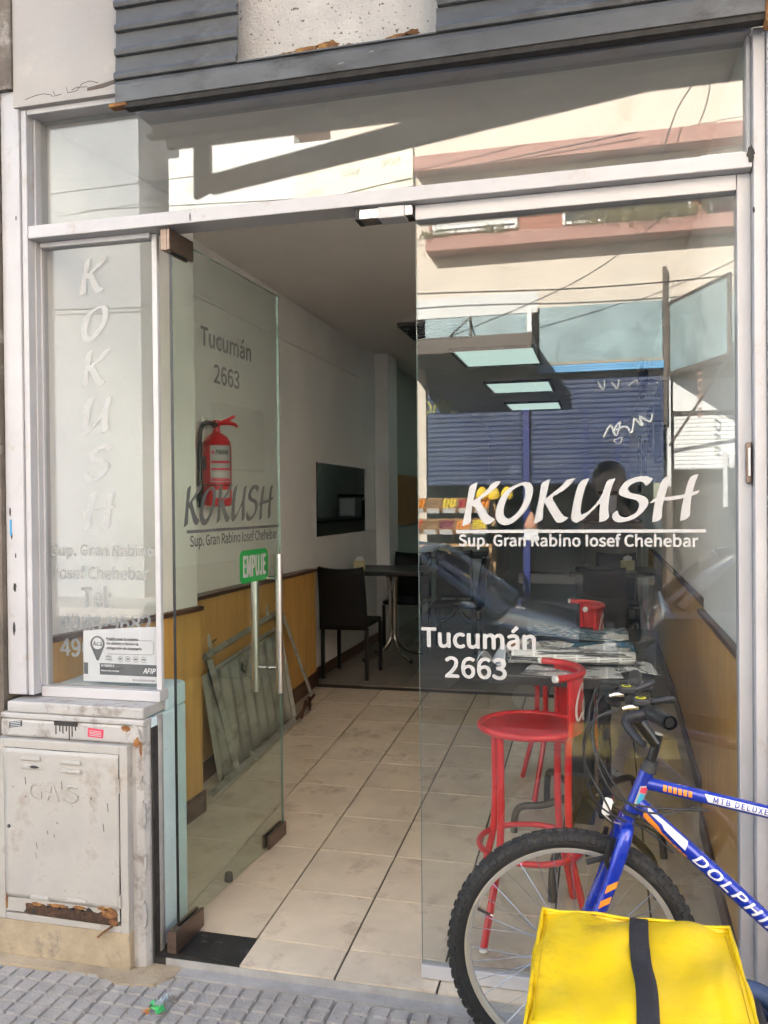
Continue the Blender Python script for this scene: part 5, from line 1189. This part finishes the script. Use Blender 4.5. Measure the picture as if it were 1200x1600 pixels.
# far sidewalk fruit stall
fsx = [-2.55, -2.32, -2.10, -1.88]
fcol = {'lemons': (.75,.58,.03), 'apples': (.40,.02,.03), 'oranges': (.75,.26,.02), 'tomatoes': (.55,.05,.02), 'potatoes': (.28,.17,.08), 'plums': (.22,.01,.06)}
rows = (('oranges','potatoes','lemons','apples','oranges'), ('tomatoes','potatoes','plums','oranges','lemons'))
stn = thing('fruit_stand', 'wooden stepped fruit stand in the sun on the far pavement', 'fruit stand', (-2.16, -9.62, -.03))
for k, (y, z) in enumerate(((.12,.90),(-.12,1.18))): MB().box(-.62,.62,y-.16,y+.14,z,z+.03).build('shelf', M_CORK, stn)
for x in (-.6,0,.6): MB().box(x-.02,x+.02,-.26,-.2,0,1.6).box(x-.02,x+.02,.2,.24,0,.9).build('upright', M_CORK, stn)
for r_, row in enumerate(rows):
    for c, kind in enumerate(row):
        x = -2.66+c*.235; y = (-9.74, -9.50)[r_]; z = (1.44, 1.14)[r_]
        t = thing('fruit_crate', 'crate of %s in the %s row of the fruit stand, %s from its end' % (kind, ('upper','lower')[r_], ('first','second','third','fourth','fifth')[c]), 'fruit crate', (x, y, z-.02), 0, 'fruit crates on the stand', R(-38))
        MB().box(-.11,.11,-.12,.12,0,.012).box(-.11,-.102,-.12,.12,.012,.09).box(.102,.11,-.12,.12,.012,.09).box(-.102,.102,-.12,-.112,.012,.09).box(-.102,.102,.112,.12,.012,.09).build('box', M_CORK, t)
        mb = MB(); rad = .024 if kind in ('lemons','oranges','apples','tomatoes') else .018; n = int(.2/(rad*2))
        for i in range(n):
            for j in range(n): mb.ball((-.1+rad+i*.2/n+random.uniform(-.004,.004), -.1+rad+j*.2/n, .05+rad+random.uniform(-.01,.012)), rad, 7, 5)
        mb.build('fruit', mat('fruit_'+kind, fcol[kind], .4, var=.2, scale=30), t, smooth=70, kind='stuff')
        MB().box(-.085,.085,.122,.126,.0,.08).build('price_card', M_PAPERW, t)
for k, x in enumerate((-1.72,-1.55,-1.36)):
    t = thing('banana_bunch', ['bunch of bananas hung nearest the fruit stand','middle one of three hung banana bunches','bunch of bananas hung nearest the blue column'][k], 'bananas', (x, -9.75, 1.72), 0, 'banana bunches hanging from the canopy')
    for a in range(7):
        g = R(-70+a*23); MB().tube(smooth_path([(0,0,0),(.05*math.sin(g),.05*math.cos(g),-.05),(.075*math.sin(g),.075*math.cos(g),-.12),(.055*math.sin(g),.06*math.cos(g),-.19)], 3), [.008]+[.018]*8+[.006], 7).build('banana', mat('banana_yellow', (.75,.52,.03), .5, var=.1), t, smooth=60)
    MB().tube([(0,0,-.01),(0,0,1.85)], .003, 4).build('string', M_CABLE, t)
t = thing('garlic_net', 'net of onions with a white price card hanging by the blue column', 'net bag', (-1.02, -9.8, 1.05))
MB().lathe([(.02,.0),(.09,.04),(.10,.12),(.06,.22),(.015,.30)], n=12).build('net', mat('onion_net', (.50,.25,.15), .7, var=.3, scale=30), t, smooth=60); MB().box(-.1,.1,.10,.104,-.10,.06).build('price_card', M_PAPERW, t); MB().tube([(0,0,.3),(0,0,2.55)], .003, 4).build('string', M_CABLE, t)
# street cables
def scable(label, pts, r=.012):
    o = MB().tube(smooth_path(pts, 8), r, 5).build('street_cable', M_CABLE); tag(o, label, 'cable', 'cables strung along the far facades')
scable('sagging cable running the whole length of the far facades', [(-16,-9.9,5.2),(-8,-9.9,4.75),(-2.8,-10.2,4.70),(.9,-10.2,4.62),(8,-10.1,4.9)])
scable('thin cable rising diagonally across the teal sign panels', [(-2.3,-10.2,4.0),(-.2,-9.8,4.7),(1.2,-9.2,5.6),(3,-8.6,6.9)], .008)
scable('paired service cable sloping over the first floor windows', [(-8,-9.4,6.2),(-2,-9.6,6.05),(3,-9.6,6.3),(9,-9.4,6.8)], .008)
scable('high cable crossing the bare cream wall under the roof', [(-9,-9.6,6.6),(-3,-9.8,6.8),(1,-9.8,7.3),(8,-9.4,8.0)], .008)
scable('slack loop cable dropping from the roof of the cream building', [(1.5,-10.3,9.0),(1.35,-10.1,7.6),(1.0,-9.95,6.9),(.7,-9.95,6.0),(.5,-10.0,5.6)], .010)
scable('lower cable sagging across the tagged cream panel', [(-9,-10.2,6.3),(-5,-10.2,6.25),(-3,-10.2,6.45),(.5,-10.1,6.75)], .010)

# ================================================================== PARKED CARS (reflected in the lower glass)
def make_car(label, loc, paint, rzz=0):
    t = thing('parked_car', label, 'car', loc, rzz, 'cars parked along the near kerb'); t.scale = (1, 1, .91)
    st_ = [(0.0,.62,.60,.30),(.06,.70,.66,.22),(.5,.80,.80,.18),(1.0,.82,.90,.18),(1.7,.83,.93,.18),(2.7,.83,.96,.18),(3.4,.82,.98,.18),(3.78,.78,.96,.22),(3.86,.70,.86,.32)]
    mb = MB(); n = 9
    for x, w_, zb, zs in st_:
        ring = [(-w_*.93,zs),(-w_,zs+.12),(-w_*1.0,.55*zb+.2*zs),(-w_*.97,zb-.04),(-w_*.90,zb),(w_*.90,zb),(w_*.97,zb-.04),(w_*1.0,.55*zb+.2*zs),(w_,zs+.12),(w_*.93,zs)]
        mb.v += [(x-1.93, y, z) for y, z in ring]
    k = 10
    for i in range(len(st_)-1):
        for j in range(k): j2 = (j+1)%k; mb.f.append((i*k+j, i*k+j2, (i+1)*k+j2, (i+1)*k+j))
    mb.f += [tuple(range(k-1,-1,-1)), tuple((len(st_)-1)*k+j for j in range(k))]
    body = mb.build('body', paint, t, smooth=35)
    gh = [(.92,.90,.74,.915,.72),(1.55,.93,.75,1.36,.60),(1.85,.94,.75,1.435,.58),(2.7,.955,.75,1.44,.57),(3.25,.97,.75,1.36,.55),(3.72,.97,.72,1.0,.68)]
    mb = MB()
    for x, zb, wb, zr, wr_ in gh: mb.v += [(x-1.93,-wb,zb-.02),(x-1.93,-wr_,zr-.03),(x-1.93,-wr_*.9,zr-.006),(x-1.93,wr_*.9,zr-.006),(x-1.93,wr_,zr-.03),(x-1.93,wb,zb-.02)]
    for i in range(len(gh)-1):
        for j in range(5): mb.f.append((i*6+j, i*6+j+1, (i+1)*6+j+1, (i+1)*6+j))
    mb.build('windows', mat('car_glass', (.02,.024,.028), .08, var=.1, spec=.4), t, smooth=25)
    rf_ = MB().grid(lambda u, v: (1.5-1.93+u*1.72, (v*2-1)*.57*(1-.05*u), 1.385+.068*math.sin(max(.12,min(.93,u))*3.14)**.5-.02*(2*v-1)**2), 14, 8).build('roof', paint, t, smooth=60, solid=.012)
    for s_ in (-1, 1):
        for pts in ([(.94,.74,.92),(1.52,.625,1.37)], [(2.42,.755,.95),(2.34,.60,1.42)], [(3.30,.57,1.35),(3.68,.72,1.0)], [(1.52,.625,1.375),(1.9,.60,1.43),(2.7,.595,1.435),(3.28,.575,1.36)]):
            MB().tube([(x-1.93,s_*y,z) for x, y, z in pts], .03, 6).build('pillar', paint, t, smooth=60)
        MB().tube([(1.15-1.93,s_*.86,.97),(1.13-1.93,s_*.95,.99),(1.17-1.93,s_*.97,1.0)], [.04,.07,.05], 8).build('wing_mirror', paint, t, smooth=60)
        MB().box(2.05-1.93,2.22-1.93,s_*.835-.012,s_*.835+.012,.80,.825).build('door_handle', M_BLACKM, t, bevel=.004)
        MB().ball((.16-1.93,s_*.52,.56), .12, 12, 8).build('headlight', mat('lamp_glass', (.6,.6,.6), .1), t, smooth=60)
        MB().box(3.80-1.93,3.865-1.93,s_*.55-.1,s_*.55+.1,.66,.88).build('tail_light', M_REDS, t, bevel=.02)
        for x in (.72, 3.08):
            w_ = MB().lathe([(.2,-.09),(.27,-.09),(.295,-.06),(.295,.06),(.27,.09),(.2,.09)], (x-1.93,s_*.74,.295), 24, 'y').build('wheel', M_RUBBER, t, smooth=40); MB().lathe([(.02,-.095),(.19,-.085),(.19,.085),(.02,.095)], (x-1.93,s_*.74,.295), 18, 'y').build('hubcap', M_STEEL, w_, smooth=40)
    MB().box(.0-1.94,.08-1.93,-.66,.66,.26,.42).build('bumper', M_BLACKM, t, bevel=.03)
    return t
M_CARB = mat('silver_blue_car_paint', (.22,.31,.40), .3, .5, var=.04, coat=1)
M_CARG = mat('silver_grey_car_paint', (.38,.40,.42), .3, .5, var=.04, coat=1)
make_car('silver blue hatchback parked at the kerb behind the photographer', (-1.75, -4.25, -.16), M_CARB, math.pi)
make_car('silver grey hatchback parked at the kerb, right of the photographer', (2.25, -4.3, -.16), M_CARG, math.pi)

# ================================================================== THE PHOTOGRAPHER (faint reflection in the glass)
def skin(name, verts, edges, radii, m, parent, sub=2):
    me = bpy.data.meshes.new(name); me.from_pydata(verts, edges, []); me.materials.append(m)
    o = bpy.data.objects.new(name, me); COL.objects.link(o); o.parent = parent
    o.modifiers.new('k', 'SKIN'); sv = me.skin_vertices[0].data
    for i, r_ in enumerate(radii): sv[i].radius = r_ if isinstance(r_, tuple) else (r_, r_)
    sv[0].use_root = True
    q = o.modifiers.new('u', 'SUBSURF'); q.levels = q.render_levels = sub
    me.polygons.foreach_set('use_smooth', [True]*len(me.polygons)); o.modifiers['k'].use_smooth_shade = True
    return o
M_SKIN = mat('skin', (.48,.29,.21), .55, var=.06, scale=12)
M_HAIR = mat('dark_hair', (.03,.02,.015), .6, var=.3, scale=60)
M_JACK = mat('dark_blue_jacket', (.020,.032,.075), .75, var=.15, scale=14, bump=.2, bscale=30)
M_TROU = mat('dark_trousers', (.022,.022,.028), .85, var=.15, scale=14)
pe = thing('person', 'person in a dark blue jacket holding up a phone, reflected in the window', 'person', (.03, -2.96, SW))
V = [(0,0,.95),(0,0,1.18),(0,.0,1.40),(0,0,1.49),(0,.015,1.56),(-.10,0,.90),(-.12,.01,.50),(-.12,-.02,.10),(-.13,.10,.05),(.10,0,.90),(.12,.01,.50),(.12,-.02,.10),(.13,.10,.05),
     (-.19,0,1.40),(-.27,.06,1.20),(-.15,.26,1.39),(-.085,.335,1.46),(.19,0,1.40),(.27,.06,1.20),(.15,.26,1.39),(.085,.335,1.46)]
E_ = [(0,1),(1,2),(2,3),(3,4),(0,5),(5,6),(6,7),(7,8),(0,9),(9,10),(10,11),(11,12),(2,13),(13,14),(14,15),(15,16),(2,17),(17,18),(18,19),(19,20)]
skin('body', V, E_, [(.14,.10),(.13,.09),(.15,.10),.055,.05,.085,.058,.04,.035,.085,.058,.04,.035,.055,.042,.032,.030,.055,.042,.032,.030], M_SKIN, pe)
skin('jacket', [(0,0,.86),(0,0,1.02),(0,0,1.20),(0,0,1.40),(-.19,0,1.40),(-.27,.06,1.20),(-.165,.235,1.37),(.19,0,1.40),(.27,.06,1.20),(.165,.235,1.37)], [(0,1),(1,2),(2,3),(3,4),(4,5),(5,6),(3,7),(7,8),(8,9)], [(.19,.14),(.18,.135),(.185,.13),(.17,.12),.085,.065,.048,.085,.065,.048], M_JACK, pe)
skin('trousers', [(0,0,.95),(-.10,0,.86),(-.12,.01,.50),(-.12,-.02,.10),(.10,0,.86),(.12,.01,.50),(.12,-.02,.10)], [(0,1),(1,2),(2,3),(0,4),(4,5),(5,6)], [(.17,.13),.105,.078,.062,.105,.078,.062], M_TROU, pe)
for s_ in (-1, 1): MB().ball((s_*.13,.05,.05), .055, 12, 8, .85).xf(Matrix.Diagonal((1,1.0,1,1))).build('shoe', M_BLACKM, pe, smooth=60)
hd = MB().ball((0,.03,1.645), .098, 20, 14, 1.22)
hd.v = [(x*(.88 if z < 1.6 else .95), y*1.02+.0, z) for x, y, z in hd.v]
hd.tube([(0,.115,1.66),(0,.142,1.63),(0,.122,1.618)], [.008,.015,.010], 8); 
for s_ in (-1, 1): hd.ball((s_*.095,.02,1.64), .022, 8, 6, 1.4)
h_ = hd.build('head', M_SKIN, pe, smooth=60)
for s_ in (-1, 1): MB().ball((s_*.034,.118,1.665), .013, 10, 8).build('eye', M_WHITEP, h_, smooth=60); MB().ball((s_*.034,.127,1.665), .0065, 8, 6).build('iris', M_BLACK, h_, smooth=60)
MB().tube([(-.024,.119,1.592),(0,.127,1.590),(.024,.119,1.592)], .005, 6).build('mouth', M_REDS, h_)
MB().ball((0,.012,1.685), .104, 18, 10, 1.0).xf(Matrix.Identity(4)).build('hair', M_HAIR, pe, smooth=60)
for s_ in (-1, 1):
    pts = []
    hv = [(s_*.098,.315,1.455),(s_*.088,.350,1.478)]; he = [(0,1)]; hr = [.026,.030]
    for k in range(4):
        b = len(hv); z0 = 1.505-k*.020
        hv += [(s_*.080,.362,z0),(s_*.082,.380,z0+.004),(s_*.070,.385,z0+.004),(s_*(.058+.003*k),.378,z0+.003)]; he += [(1,b),(b,b+1),(b+1,b+2),(b+2,b+3)]; hr += [.0085,.008,.0078,.007]
    b = len(hv); hv += [(s_*.072,.345,1.452),(s_*.055,.350,1.445),(s_*.04,.352,1.450)]; he += [(1,b),(b,b+1),(b+1,b+2)]; hr += [.010,.0095,.008]
    skin('hand', hv, he, hr, M_SKIN, pe, 1)
MB().prism([(.06+.022*math.cos(R(90+i*36))*(1 if i % 2 == 0 else .42), 1.22+.022*math.sin(R(90+i*36))*(1 if i % 2 == 0 else .42)) for i in range(10)], 'xz', .150, .153).build('star_patch', M_LET, pe)
ph = MB().prism(rrect(-.074,.074,1.455-.0,1.525,.010), 'xz', .362, .370).build('phone', M_BLACK, bpy.data.objects.get('nothing'), bevel=.002)
ph.location = (.03, -2.96, SW); tag(ph, 'black phone held up in both hands by the reflected person', 'phone')
